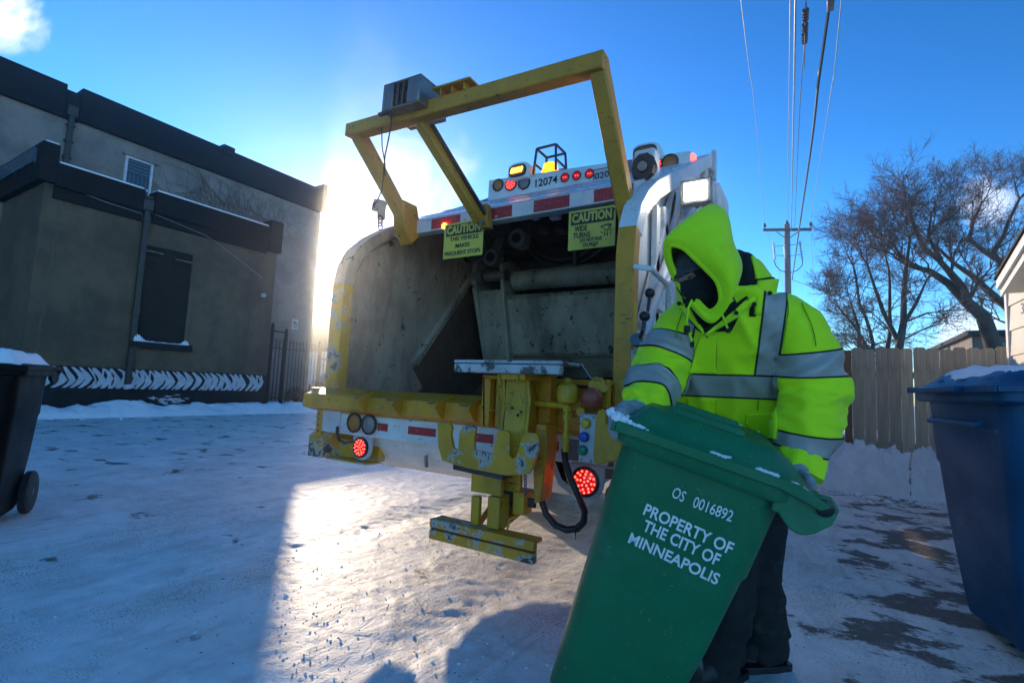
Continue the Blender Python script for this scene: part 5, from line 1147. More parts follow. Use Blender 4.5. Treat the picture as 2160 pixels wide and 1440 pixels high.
# ================================================================== WHEELED CARTS
def rrect(w, d, r, z, n=5, cx=0, cy=0):
    pts = []
    for sx, sy, a0 in ((1, 1, 0), (-1, 1, 90), (-1, -1, 180), (1, -1, 270)):
        for k in range(n+1):
            a = R(a0+90*k/n); pts.append((cx+sx*(w/2-r)+r*math.cos(a), cy+sy*(d/2-r)+r*math.sin(a), z))
    return pts
def cart(name, label, cat, mats, W=.56, D=.62, H=1.0, taper=.78, ov=.13, bar=True, tf=None, tb=None, snow=True, seed=1, text_fn=None, wheel_r=.13, group=None, recess=False, hump=.05):
    """local frame: x across, -y front, +y the handle and wheels"""
    t = thing(name, label, cat, (0, 0, 0), group); mb_, ml_ = mats
    lv = [(.05, taper*.97), (.07, taper), (.40, taper+(1-taper)*.45), (.66, taper+(1-taper)*.71), (.675, taper+(1-taper)*.80), (.90, .985), (.96, 1.0)]
    tf = taper+.08 if tf is None else tf; tb = taper-.08 if tb is None else tb
    def bring(z, k, i):
        q = (k-taper)/(1-taper); kf = tf+(1-tf)*q; kb = tb+(1-tb)*q; return rrect(W*k, D*(kf+kb)/2, .07, z*H, 7, 0, D*(kb-kf)/4)
    body = MB().loft([bring(z, k, i) for i, (z, k) in enumerate(lv)]).build('body', mb_, t, smooth=True)
    # rim: curls outward, deeper at the sides, with hinge brackets behind
    MB().loft([rrect(W*1.0, D*1.0, .05, .935*H, 6), rrect(W*1.09, D*1.07, .06, .935*H, 6), rrect(W*1.12, D*1.10, .06, .945*H, 6), rrect(W*1.12, D*1.10, .06, .985*H, 6), rrect(W*1.0, D*1.0, .05, .985*H, 6)]).build('rim', mb_, t, smooth=True)
    for s in (-1, 1):
        x = s*(W*.54); y0 = D*.42; pts = [(x, y0, .985*H), (x, y0, .91*H)]+[(x, y0+.02+(D*.08+ov-.02)*(k/7), .91*H-.035*math.sin(k/7*2.6)) for k in range(8)]+[(x, D*.5+ov+.03, .93*H), (x, D*.5+ov+.035, .975*H), (x, D*.5+ov+.01, 1.0*H)]
        MB().prism(pts, (-s*.022, 0, 0)).build('hinge_bracket', mb_, t, .004)
        MB().lathe((x+s*.002, D*.5+ov, .968*H), (s, 0, 0), [(0, .022), (.006, .022), (.009, .015)], 20).build('hinge_pin', M['black'], t, smooth=True)
    MB().cyl((-W*.52, D*.5+ov, .968*H), (W*.52, D*.5+ov, .968*H), .016, 14).build('handle', mb_, t, smooth=True)
    # lid
    zl = .99*H
    def ltop(u, v):
        x = (u-.5)*W*1.12; y = -D*.56+v*(D*1.08+ov+.005)
        e = min(u, 1-u)/.16; f = min(v/.14, 1); g_ = min((1-v)/.30, 1)
        e = min(e, 1); k = (e*e*(3-2*e))*(f*f*(3-2*f))*(g_*g_*(3-2*g_)); z = zl+.012+hump*k-.03*max(0, (v-.82)/.18)
        return Vector((x, y, z))
    lid = MB().grid(36, 40, ltop); me = lid.build('lid', ml_, t, smooth=True)
    sm_ = me.modifiers.new('s', 'SOLIDIFY'); sm_.thickness = .012; sm_.offset = -1
    sk = MB()
    x0 = W*.56; ya_, yb_ = -D*.56, D*.5+ov-.01
    for s in (-1, 1): sk.prism([(s*x0, ya_, zl+.014), (s*x0, ya_, zl-.018), (s*x0, yb_-.1, zl-.012), (s*x0, yb_, zl-.03), (s*x0, yb_+.02, zl-.012), (s*x0, yb_-.06, zl+.016)], (s*.012, 0, 0))
    sk.prism([(-x0-.012, ya_, zl+.014), (x0+.012, ya_, zl+.014), (x0+.012, ya_, zl-.02), (-x0-.012, ya_, zl-.02)], (0, -.012, 0))
    sk.build('lid_skirt', ml_, t, .004)
    # raised ribs on the lid
    for s in (-1, 1): MB().loft([rrect(.05, D*.5, .02, zl+hump+.010, 4, s*W*.24, -.02), rrect(.035, D*.46, .015, zl+hump+.026, 4, s*W*.24, -.02)]).build('lid_rib', ml_, t, smooth=True)
    # front grab bar, axle, wheels
    if bar: MB().tube([(-W*.30, -D*.5-.012, .86*H), (-W*.30, -D*.5-.035, .85*H), (W*.30, -D*.5-.035, .85*H), (W*.30, -D*.5-.012, .86*H)], .014, 10).build('lift_bar', mb_, t, smooth=True)
    ay = D*.5*tb-.0
    MB().cyl((-W*.5, ay, wheel_r), (W*.5, ay, wheel_r), .012, 10).build('axle', M['dsteel'], t)
    for s in (-1, 1):
        wh = MB().lathe((s*(W*.43), ay, wheel_r), (s, 0, 0), [(0, wheel_r*.5), (0, wheel_r*.93), (.008, wheel_r), (.045, wheel_r), (.053, wheel_r*.93), (.053, wheel_r*.5)], 32).build('wheel', M['tyre'], t, smooth=True)
        MB().lathe((s*(W*.43), ay, wheel_r), (s, 0, 0), [(.005, wheel_r*.55), (.03, wheel_r*.5), (.045, wheel_r*.2), (.055, wheel_r*.18)], 20).build('hub', M['black'], wh, smooth=True)
    if recess:
        for s in (-1, 1):
            MB().prism([(s*(W*.5*(taper+.10))-s*.004, -.05, .12), (s*(W*.5*(taper+.10))-s*.004, .09, .12), (s*W*.475, .06, .62*H), (s*W*.475, -.01, .62*H)], (s*.012, 0, 0)).build('side_rib', mb_, t, .008)
    if hump > .08:
        for s in (-1, 0, 1): MB().box((s*W*.30, -D*.40, zl+.045), (.10, .16, .05), Matrix.Rotation(.25, 3, 'X')).build('lid_block', ml_, t, .012)
        MB().box((0, -D*.56-.02, zl-.004), (W*.5, .05, .03)).build('lid_grip', ml_, t, .008)
    if snow:
        rr = np.random.default_rng(seed)
        def sn_(u, v):
            p = ltop(.05+u*.9, .04+v*.80); h = float(fbm(np.array([u*5+seed]), np.array([v*5.]), 4, seed)[0]); e = min(min(u, 1-u), min(v, 1-v))*8
            p.z += -.004+min(e, 1)*(.035*(h-.45)*2+snow_amt*.022); return p
        snow_amt = snow if not isinstance(snow, bool) else 1.0
        stuff(MB().grid(44, 48, sn_).build('lid_snow', M['fsnow'], t, smooth=True))
    if text_fn: text_fn(t, W, D, H, taper)
    return t
def cartplastic(name, c, spec=.5, frost=.3):
    m, nt, b = newmat(name)
    n = noise(nt, 3, 5, .6); f = noise(nt, 110, 3, .6); sc = sstep(nt, noise(nt, 14, 4, .6, stretch=(1, 5, 3), dist=2), .66, .68)
    cc = mixc(nt, sstep(nt, n, .3, .7), c, tuple(x*.75 for x in c)); cc = mixc(nt, mth(nt, 'MULTIPLY', sc, .55), cc, tuple(min(1, x*2.2+.06) for x in c))
    dust = mth(nt, 'MULTIPLY', sstep(nt, noise(nt, 2.2, 8, .7, loc=(4, 4, 4)), .5, .75), frost)
    cc = mixc(nt, dust, cc, (.34, .36, .36)); nt.links.new(cc, b.inputs['Base Color'])
    nt.links.new(sstep(nt, n, .3, .7, .40, .55), b.inputs['Roughness']); b.inputs['Specular IOR Level'].default_value = spec; bump(nt, b, f, .12, .002); return m
M['bluep'] = cartplastic('blue_plastic', (.003, .08, .19), .35, .04)
M['blackp'] = cartplastic('black_bin_plastic', (.004, .004, .004), .08, .01)
M['greenp'] = cartplastic('green_plastic', (.003, .17, .06), frost=.15)
bc_ = cart('recycling_cart', 'large dark blue wheeled cart with snow on its lid at the right edge', 'wheelie bin', (M['bluep'], M['bluep']), .78, .84, 1.20, .70, snow=.4, seed=3, recess=True, hump=.085)
bc_.location = (1.01, 3.40, 0); bc_.rotation_euler = (0, 0, R(-78))
kc = cart('rubbish_cart', 'black wheeled cart with a snow covered lid at the left edge', 'wheelie bin', (M['blackp'], M['blackp']), .62, .70, 1.10, .80, snow=2.0, seed=8, wheel_r=.155)
kc.location = (-5.02, 1.02, 0); kc.rotation_euler = (0, 0, R(-28+90+0))

# ================================================================== GREEN CART being tipped back
Ri, Ui, Ti = (cam_m.to_3x3() @ Vector(v) for v in ((1, 0, 0), (0, 1, 0), (0, 0, 1)))
Fh = Vector((-math.sin(YAW), math.cos(YAW), 0)); Rh = Vector((math.cos(YAW), math.sin(YAW), 0)); Uz = Vector((0, 0, 1))
GW, GD, GH = .40, .465, .972
th_, yw, ph_ = R(16.6), R(18.0), R(5.0)
Lh = Rh*math.cos(yw)-Fh*math.sin(yw)
Ly = Lh*math.cos(th_)-Uz*math.sin(th_); Lz = Lh*math.sin(th_)+Uz*math.cos(th_); Lx = Ly.cross(Lz); Lx, Lz = Lx*math.cos(ph_)-Lz*math.sin(ph_), Lz*math.cos(ph_)+Lx*math.sin(ph_)
GM = Matrix((Lx, Ly, Lz)).transposed()
pin = Vector((GW*.54, GD*.5+.078, .975*GH))
gloc = S(1741, 1066, 1.305)-GM @ pin
M['gtext'] = plain('white_lettering', (.86, .86, .84), .5, 0, .12, 20)
def green_text(t, W, D, H, taper):
    # lettering lies on the +x side, which leans in towards the bottom
    def sx_(z):
        zz = z/H
        for (z0, k0), (z1, k1) in zip([(.07, taper), (.40, taper+(1-taper)*.45), (.66, taper+(1-taper)*.71), (.675, taper+(1-taper)*.80), (.90, .985), (.96, 1.0)], [(.40, taper+(1-taper)*.45), (.66, taper+(1-taper)*.71), (.675, taper+(1-taper)*.80), (.90, .985), (.96, 1.0), (2, 1)]):
            if z0 <= zz <= z1: return W/2*(k0+(k1-k0)*(zz-z0)/(z1-z0))
        return W/2
    def loc_of(px, py):
        o = GM.transposed() @ (O-gloc); d = GM.transposed() @ ray(px, py)
        x = W/2
        for _ in range(4):
            p = o+d*((x-o.x)/d.x); x = sx_(p.z)
        return o+d*((x-o.x)/d.x)
    def line(s, q0, q1, hpx, off, nm='lettering', cond=None, spacing=1.0):
        a, b = loc_of(*q0), loc_of(*q1); rt = (b-a); rt.x = 0; c = (a+b)/2
        dz = .02; slope = (sx_(c.z+dz)-sx_(c.z-dz))/(2*dz)
        w = rt.length; rt.normalize(); up = Vector((slope, 0, 0))+Vector((0, -rt.z, rt.y)); up.normalize()
        n = rt.cross(up); text(s, nm, M['gtext'], t, c+n*.0022, rt, up, hpx*1.28/1050*1.36, w, off, .0008, spacing=spacing)
    line('OS', (1419, 1037), (1444, 1049), 28, .004); line('0016892', (1463, 1058), (1545, 1090), 28, .004)
    line('PROPERTY OF', (1359, 1073), (1544, 1158), 30, .02); line('THE CITY OF', (1358, 1107), (1517, 1182), 30, .02); line('MINNEAPOLIS', (1327, 1133), (1515, 1222), 30, .02)
    # drip holes / water beads along the front corner
gc = cart('green_cart', 'green wheeled cart tipped back by the worker, lettered along its side', 'wheelie bin', (M['greenp'], M['greenp']), GW, GD, GH, .72, ov=.078, tf=.97, tb=.62, bar=False, snow=False, seed=5, text_fn=green_text, wheel_r=.12, hump=.065)
gc.location = gloc; gc.rotation_euler = GM.to_euler()

wb = gloc+GM @ Vector((0, GD*.5*.62, .12)); print('WHEEL bottom z', wb.z-.12)

# ================================================================== WORKER
w_ = thing('person', 'worker in neon yellow hooded jacket and black balaclava gripping the green cart', 'person', tuple(P(1560, 1410, 'z', 0)))
ca_ = math.cos(R(24)); sa_ = math.sin(R(24))
PF = (-Fh*ca_-Rh*sa_).normalized(); PL = (Rh*ca_-Fh*sa_).normalized()   # chest faces PF, his left is PL
def lerp_list(ps, t):
    n = len(ps)-1; i = min(int(t*n), n-1); f = t*n-i; return ps[i]*(1-f)+ps[i+1]*f
def sring(c, a, b, ua, ub, n=28, e=.85):
    out = []
    for k in range(n):
        t = 2*math.pi*k/n; x, y = math.cos(t), math.sin(t); out.append(c+ua*(a*math.copysign(abs(x)**e, x))+ub*(b*math.copysign(abs(y)**e, y)))
    return out
J = dict(hip=S(1562, 1030, 2.02), waist=S(1545, 940, 1.98), belly=S(1538, 860, 1.93), chest=S(1542, 760, 1.84), upper=S(1545, 695, 1.78), sho=S(1548, 645, 1.75), neck=S(1535, 618, 1.71))
# ---- body (one continuous skinned figure under the clothes)
head_c = S(1480, 588, 1.66)
skel = [J['hip'], J['waist'], J['chest'], J['upper'], J['neck'], head_c+Vector((0, 0, -.03)), head_c+Vector((0, 0, .08)),
        S(1655, 690, 1.66), S(1712, 835, 1.63), S(1690, 950, 1.56),            # his left arm
        S(1440, 690, 1.88), S(1386, 795, 1.79), S(1355, 858, 1.69),            # his right arm
        S(1595, 1060, 1.95), S(1590, 1210, 2.02), S(1612, 1350, 2.12), S(1570, 1375, 1.98),
        S(1525, 1060, 1.98), S(1530, 1240, 1.90), S(1505, 1400, 1.98), S(1465, 1420, 1.88)]
edges = [(0, 1), (1, 2), (2, 3), (3, 4), (4, 5), (5, 6), (3, 7), (7, 8), (8, 9), (3, 10), (10, 11), (11, 12), (0, 13), (13, 14), (14, 15), (15, 16), (0, 17), (17, 18), (18, 19), (19, 20)]
rad = [.13, .13, .14, .12, .055, .075, .07, .06, .05, .035, .06, .05, .035, .085, .06, .045, .035, .085, .06, .045, .035]
borg = ORG[w_.name]
bmesh_ = bpy.data.meshes.new('body'); bmesh_.from_pydata([v-borg for v in skel], edges, [])
bo_ = bpy.data.objects.new('body', bmesh_); C.objects.link(bo_); bo_.parent = w_
bmo = bo_.modifiers.new('skin', 'SKIN'); 
for v, r in zip(bmesh_.skin_vertices[0].data, rad): v.radius = (r, r)
bmesh_.skin_vertices[0].data[0].use_root = True
ss_ = bo_.modifiers.new('sub', 'SUBSURF'); ss_.levels = 2; ss_.render_levels = 2
M['underlayer'] = plain('dark_underlayer', (.012, .012, .014), .9); 
def bake(o, m, smooth=True):
    bpy.context.view_layer.update(); dg = bpy.context.evaluated_depsgraph_get(); me = bpy.data.meshes.new_from_object(o.evaluated_get(dg)); me.name = o.name
    o.modifiers.clear(); old = o.data; o.data = me; me.materials.clear(); me.materials.append(m)
    me.polygons.foreach_set('use_smooth', [smooth]*len(me.polygons)); return me
bake(bo_, M['underlayer'])

def remesh(o, m, vox, smooth_it=4):
    r = o.modifiers.new('r', 'REMESH'); r.mode = 'VOXEL'; r.voxel_size = vox; r.use_smooth_shade = True
    s = o.modifiers.new('s', 'SMOOTH'); s.iterations = smooth_it; s.factor = .6
    return bake(o, m)
def get_np(me):
    V = np.empty(len(me.vertices)*3, np.float32); me.vertices.foreach_get('co', V); N = np.empty(len(me.vertices)*3, np.float32); me.vertices.foreach_get('normal', N)
    return V.reshape(-1, 3).astype(float), N.reshape(-1, 3).astype(float)
def set_np(me, V): me.vertices.foreach_set('co', V.astype(np.float32).ravel()); me.update()
def ridge(x, y, seed, o=3): return (1-np.abs(2*fbm(x, y, o, seed)-1))**3

# ---- jacket
def arm(path, radii, ups):
    return path, radii
armL = [S(1640, 668, 1.70), S(1672, 690, 1.665), S(1702, 755, 1.64), S(1714, 835, 1.62), S(1706, 890, 1.60), S(1692, 945, 1.57), S(1684, 978, 1.555)]
radL = [.085, .096, .095, .096, .095, .083, .068]
armR = [S(1462, 672, 1.86), S(1438, 695, 1.85), S(1406, 752, 1.82), S(1386, 800, 1.78), S(1374, 826, 1.75), S(1360, 852, 1.70), S(1352, 864, 1.68)]
radR = [.085, .098, .092, .092, .090, .080, .066]
UPW = Uz
rings = []
for nm, a, b in (('hip', .245, .185), ('waist', .238, .175), ('belly', .240, .175), ('chest', .245, .172), ('upper', .240, .155), ('sho', .195, .125), ('neck', .105, .10)):
    c = J[nm]; rings.append(sring(c, a, b, PL, PF, 32))
rings.insert(1, sring(J['hip'].lerp(J['waist'], .5), .243, .182, PL, PF, 32))
jm = MB(); jm.loft(rings)
jm.tube(armL, radL, 20); jm.tube(armR, radR, 20)
jm.ball(S(1650, 672, 1.69), .088, 16, 12); jm.ball(S(1455, 678, 1.84), .088, 16, 12)
def hivis(name, c):
    m, nt, b = newmat(name); n = noise(nt, 4, 6, .6); wv = noise(nt, 420, 2, .5); s = sstep(nt, noise(nt, 2.6, 8, .7, loc=(3, 3, 3)), .56, .76)
    cc = mixc(nt, sstep(nt, n, .3, .7), c, tuple(x*.86 for x in c)); cc = mixc(nt, mth(nt, 'MULTIPLY', s, .30), cc, (.33, .33, .03))
    nt.links.new(cc, b.inputs['Base Color']); b.inputs['Roughness'].default_value = .72; b.inputs['Specular IOR Level'].default_value = .3
    b.inputs['Sheen Weight'].default_value = .15
    bump(nt, b, mth(nt, 'ADD', mth(nt, 'MULTIPLY', noise(nt, 22, 5, .6, dist=.6), 1.0), mth(nt, 'MULTIPLY', wv, .12)), .35, .006); return m
M['hivis'] = hivis('fluorescent_yellow_cloth', (.70, .97, .006)); M['hivis2'] = hivis('fluorescent_fleece', (.66, .97, .004))
M['refl'] = plain('silver_reflective_band', (.40, .36, .32), .45, .1, .12, 12, .2, 300, spec=.5, grime=(.12, .11, .10), gamt=.3)
M['piping'] = plain('black_piping', (.015, .02, .012), .8)
M['lining'] = plain('black_fleece', (.008, .009, .010), .95, 0, .3, 20, .4, 90)
jk = jm.build('jacket', M['hivis'], w_); me = remesh(jk, M['hivis'], .0085, 7)
V, N = get_np(me); Vw = V+np.array(borg)
def to_path(Vw, path, radii):
    P_ = np.array([tuple(p) for p in path]); best = np.full(len(Vw), 1e9); T = np.zeros(len(Vw)); rr_ = np.zeros(len(Vw)); Cn = np.zeros_like(Vw); AX = np.zeros_like(Vw)
    L = np.r_[0, np.cumsum(np.linalg.norm(np.diff(P_, axis=0), axis=1))]
    for i in range(len(P_)-1):
        a, b = P_[i], P_[i+1]; ab = b-a; u = np.clip(((Vw-a)@ab)/(ab@ab), 0, 1); c = a+u[:, None]*ab; d = np.linalg.norm(Vw-c, axis=1); m = d < best
        best[m] = d[m]; T[m] = (L[i]+u[m]*(L[i+1]-L[i])); rr_[m] = radii[i]+(radii[i+1]-radii[i])*u[m]; Cn[m] = c[m]; AX[m] = ab/np.linalg.norm(ab)
    return best, T/L[-1], rr_, Cn, AX
dL, tL, rL, cL, aL_ = to_path(Vw, armL, radL); dR, tR, rR, cR, aR_ = to_path(Vw, armR, radR)
la = (Vw-np.array(J['chest']))@np.array(PL); fo = (Vw-np.array(J['chest']))@np.array(PF)
cz = Vw[:, 2]; tor_r = np.sqrt((la/.24)**2+(fo/.17)**2)
kk_ = np.argmin(np.stack([tor_r, dL/rL*.97, dR/rR*.97]), 0); isL = kk_ == 1; isR = kk_ == 2
def ang(Vw, Cn, AX):
    d = Vw-Cn; u = np.cross(AX, [0, 0, 1.]); u /= np.linalg.norm(u, axis=1, keepdims=True)+1e-9; w2 = np.cross(u, AX); return np.arctan2((d*u).sum(1), (d*w2).sum(1))
disp = np.zeros(len(V))
for msk, t, d_, cn, ax_, sd in ((isL, tL, dL, cL, aL_, 3), (isR, tR, dR, cR, aR_, 8)):
    a = ang(Vw, cn, ax_); amp = .010+.020*np.exp(-((t-.55)/.2)**2)+.014*np.exp(-((t-.93)/.1)**2)
    f = ridge(t*7+.5*np.sin(a+sd)+.35*np.sin(2*a), a*.55+sd, sd, 2)-.35; f2 = ridge(t*17+.6*np.sin(a*2), a*1.2, sd+4, 2)-.35
    disp = np.where(msk, amp*(f*1.1+.3*f2), disp)
at = np.arctan2(la, fo); tors = ~(isL | isR)
fv = ridge(la*9+.8*np.sin(cz*5), cz*2.2, 31, 2)-.35; fh = ridge(la*3+2.5*cz, cz*7-la*5, 37, 2)-.35; fm = fbm(la*9, cz*7+fo*4, 3, 40)-.5
armp = np.exp(-(np.minimum(np.abs(la-.19), np.abs(la+.19))/.08)**2)*np.exp(-((cz-np.array(J['chest']).item(2))/.20)**2)
disp = np.where(tors, .020*fv+.012*fh+.014*fm+.026*armp*(ridge(la*8-cz*10, cz*4+la*10, 44, 2)-.35), disp)
# jacket is drawn in a little at the waist band and puffs above the cuffs
set_np(me, V+N*disp[:, None]); me.update()
smm = jk.modifiers.new('s', 'SMOOTH'); smm.iterations = 5; smm.factor = .5; me = bake(jk, M['hivis'])
fold_V, fold_N = get_np(me)
def nearest_class(cw):
    """0 torso, 1 left arm, 2 right arm for points in world space"""
    d1, t1, r1, _, _ = to_path(cw, armL, radL); d2, t2, r2, _, _ = to_path(cw, armR, radR)
    l = (cw-np.array(J['chest']))@np.array(PL); f = (cw-np.array(J['chest']))@np.array(PF); tr_ = np.sqrt((l/.24)**2+(f/.17)**2)
    k = np.argmin(np.stack([tr_, d1/r1*.97, d2/r2*.97]), 0)
    return k, t1, t2, l, f
def band(name, planes, klass, m, push, extra=None, widen=0.0, parent=jk):
    """cut a strip of the jacket surface between planes (point, outward normal), lifted a little off the cloth"""
    bm = bmesh.new(); bm.from_mesh(me)
    for v, n in zip(bm.verts, fold_N): v.co += Vector(n)*push
    for p, n in planes:
        n = Vector(n).normalized(); p = Vector(p)+n*widen-borg
        bmesh.ops.bisect_plane(bm, geom=bm.verts[:]+bm.edges[:]+bm.faces[:], plane_co=p, plane_no=n, clear_outer=True)
    if bm.faces:
        cw = np.array([tuple(f.calc_center_median()) for f in bm.faces])+np.array(borg); k, t1, t2, l, f_ = nearest_class(cw)
        bad = (k != klass) if klass >= 0 else (((k == 1) & (t1 > .34)) | ((k == 2) & (t2 > .15)))
        if extra is not None: bad |= ~extra(cw, t1, t2, l, f_)
        bmesh.ops.delete(bm, geom=[f for f, b in zip(list(bm.faces), bad) if b], context='FACES')
    mm = bpy.data.meshes.new(name); bm.to_mesh(mm); bm.free(); mm.materials.append(m); mm.polygons.foreach_set('use_smooth', [True]*len(mm.polygons))
    o = bpy.data.objects.new(name, mm); C.objects.link(o); o.parent = parent; return o
def both(planes, klass, extra=None):
    band('piping', planes, klass, M['piping'], .0018, extra, .0055); band('reflective_band', planes, klass, M['refl'], .0036, extra, 0)
def limb_planes(path, t0, t1, tilt=(0, 0, 0)):
    P_ = [Vector(p) for p in path]; L = [0]
    for a, b in zip(P_, P_[1:]): L.append(L[-1]+(b-a).length)
    def at_(t):
        s = t*L[-1]
        for i in range(len(P_)-1):
            if s <= L[i+1]+1e-6: return P_[i].lerp(P_[i+1], (s-L[i])/(L[i+1]-L[i]))
        return P_[-1]
    a, b = at_(t0), at_(t1); d = ((b-a).normalized()+Vector(tilt)).normalized(); return [(a, -d), (b, d)]
both([(S(1700, 742, 1.64), Ui-Ri*.12), (S(1700, 789, 1.64), -Ui+Ri*.04)], 1, lambda c, t1, t2, l, f: (t1 > .12) & (t1 < .6)); both([(S(1690, 912, 1.60), Ui+Ri*.10), (S(1690, 948, 1.60), -Ui-Ri*.26)], 1, lambda c, t1, t2, l, f: t1 > .55)
both(limb_planes(armR, .26, .42, tuple(-Ui*.3)), 2, lambda c, t1, t2, l, f: (t2 > .1) & (t2 < .6)); both(limb_planes(armR, .70, .85), 2, lambda c, t1, t2, l, f: t2 > .5)
tz1, tz0 = S(1530, 791, 1.66).z, S(1530, 836, 1.66).z
both([((0, 0, tz1), (0, 0, 1)), ((0, 0, tz0), (0, 0, -1))], 0)
hz1_, hz0_ = S(1620, 962, 1.72).z, S(1620, 1000, 1.72).z
both([((0, 0, hz1_), (0, 0, 1)), ((0, 0, hz0_), (0, 0, -1))], 0)
def vband(q0, q1, q2, q3, dep):
    """slanted vertical brace between the edges q0-q1 (inner) and q2-q3 (outer), picture points on the chest"""
    a, b, c, d = (S(*q, dep) for q in (q0, q1, q2, q3)); n1 = (b-a).cross(PF).normalized(); n2 = (d-c).cross(PF).normalized(); m = (c-a)
    if n1.dot(m) > 0: n1 = -n1
    if n2.dot(m) < 0: n2 = -n2
    return [(a, n1), (c, n2), (Vector((0, 0, tz1+.006)), Vector((0, 0, -1)))]
both(vband((1594, 800), (1612, 640), (1634, 800), (1655, 640), 1.645), -1, lambda c, t1, t2, l, f: (c[:, 2] < 9) & (f > -.09))
both(vband((1420, 720), (1432, 640), (1452, 740), (1475, 640), 1.70), 0, lambda c, t1, t2, l, f: (c[:, 2] > S(1430, 715, 1.7).z) & (f > -.05))
# snow / zip placket, pocket flap, collar flaps, snaps ------------------------------------------------------------
from mathutils.bvhtree import BVHTree
bvh = BVHTree.FromPolygons([tuple(v) for v in fold_V+np.array(borg)], [tuple(p.vertices) for p in me.polygons])
def onj(px, py, lift=.004):
    d = ray(px, py).normalized(); h = bvh.ray_cast(O, d)
    if h[0] is None: return None
    return h[0]+h[1]*lift*(1 if h[1].dot(d) < 0 else -1)
def patch(name, outline, m, lift=.006, nn=14, thick=.006, parent=jk, outline_top=None):
    """cloth patch laid on the jacket: outline is left edge pts, right edge pts (top to bottom)"""
    Lp, Rp = outline; mb = MB(); 
    def fn(u, v):
        a = Vector((*lerp2(Lp, v), 0)); b = Vector((*lerp2(Rp, v), 0)); c = a.lerp(b, u); q = onj(c.x, c.y, lift)
        return q if q is not None else S(c.x, c.y, 1.7)
    mb.grid(nn, nn*2, fn); o = mb.build(name, m, parent, smooth=True); s = o.modifiers.new('s', 'SOLIDIFY'); s.thickness = thick; s.offset = 0; return o
def lerp2(ps, t):
    n = len(ps)-1; i = min(int(t*n), n-1); f = t*n-i; return (ps[i][0]*(1-f)+ps[i+1][0]*f, ps[i][1]*(1-f)+ps[i+1][1]*f)
patch('placket', ([(1478, 706), (1460, 760), (1452, 786)], [(1512, 706), (1510, 760), (1511, 786)]), M['hivis'], .004, 10, .005)
patch('placket', ([(1450, 840), (1447, 870), (1446, 905)], [(1510, 840), (1508, 870), (1506, 905)]), M['hivis'], .004, 10, .005)
patch('pocket_flap', ([(1574, 872), (1570, 890), (1584, 912)], [(1640, 868), (1642, 895), (1640, 926)]), M['hivis'], .005, 12, .007)

M['seam_shade'] = plain('seam_shadow', (.20, .34, .01), .9)  # darker lines: shade along seams and placket edges put into the colour
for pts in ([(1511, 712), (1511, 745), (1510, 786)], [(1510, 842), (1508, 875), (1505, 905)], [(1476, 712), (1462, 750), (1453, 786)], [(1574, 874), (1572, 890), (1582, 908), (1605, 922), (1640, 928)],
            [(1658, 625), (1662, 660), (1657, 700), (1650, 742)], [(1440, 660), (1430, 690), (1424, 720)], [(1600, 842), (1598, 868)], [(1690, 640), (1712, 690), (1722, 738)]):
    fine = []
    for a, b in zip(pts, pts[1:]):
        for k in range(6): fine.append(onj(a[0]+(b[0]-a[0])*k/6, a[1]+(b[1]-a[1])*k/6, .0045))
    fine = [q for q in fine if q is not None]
    if len(fine) > 4: MB().tube(fine, .0016, 5).build('seam_shade', M['seam_shade'], jk, smooth=True)
# ---- trousers, boots
M['trouser'] = plain('black_trousers', (.013, .014, .014), .85, 0, .4, 7, .5, 120, grime=(.10, .10, .11), gamt=.35, gscale=9, glo=.58, ghi=.70)
tm = MB()
tm.loft([sring(J['waist'], .19, .14, PL, PF, 24), sring(J['hip'], .21, .16, PL, PF, 24), sring(S(1562, 1075, 1.95), .21, .16, PL, PF, 24)])
lgL = [S(1590, 1060, 1.93), S(1592, 1140, 1.97), S(1592, 1220, 2.02), S(1606, 1300, 2.06), S(1615, 1375, 2.07)]
lgR = [S(1525, 1070, 1.95), S(1532, 1160, 1.92), S(1530, 1250, 1.90), S(1514, 1340, 1.93), S(1500, 1412, 1.96)]
tm.tube(lgL, [.125, .112, .098, .095, .085], 20); tm.tube(lgR, [.125, .115, .10, .096, .092], 20)
tr = tm.build('trousers', M['trouser'], w_); tme = remesh(tr, M['trouser'], .012, 5); V, N = get_np(tme); z = V[:, 2]
set_np(tme, V+N*(.014*(ridge(V[:, 0]*5+z*3, z*8+V[:, 1]*4, 5, 2)-.35)+.012*np.exp(-((z-.22)/.15)**2)*(ridge(z*16, V[:, 0]*5, 9, 2)-.3))[:, None])
M['boot'] = plain('brown_black_boot', (.03, .022, .017), .6, 0, .4, 14, .3, 60, grime=(.25, .25, .27), gamt=.5, gscale=8, glo=.5, ghi=.66)
for heel, toe in ((P(1656, 1404, 'z', .0), P(1530, 1406, 'z', 0)), (P(1528, 1432, 'z', 0), P(1452, 1462, 'z', 0))):
    d = (toe-heel).normalized(); L = .30; heel = toe-d*L if (toe-heel).length < .25 else heel; L = (toe-heel).length; s_ = d.cross(Uz)
    prof_b = [(0.0, .03, .045, .12), (.05, .04, .055, .17), (.3, .05, .06, .18), (.45, .05, .055, .13), (.65, .055, .05, .105), (.85, .052, .045, .085), (.97, .035, .035, .06), (1.0, .012, .03, .05)]
    bt_ = MB().loft([[heel+d*(t*L)+s_*(w*1.05*math.cos(a))+Uz*(.022+h*(.5+.5*math.sin(a))) for a in (2*math.pi*k/20 for k in range(20))] for t, w, _, h in prof_b]).build('boot', M['boot'], w_, smooth=True)
    MB().loft([[heel+d*(t*(L+.02)-.01)+s_*(w*1.15*x)+Uz*z for x, z in ((-1, .0), (1, .0), (1, .028), (-1, .028))] for t, w, _, h in prof_b]).build('sole', M['black'], bt_, .004)

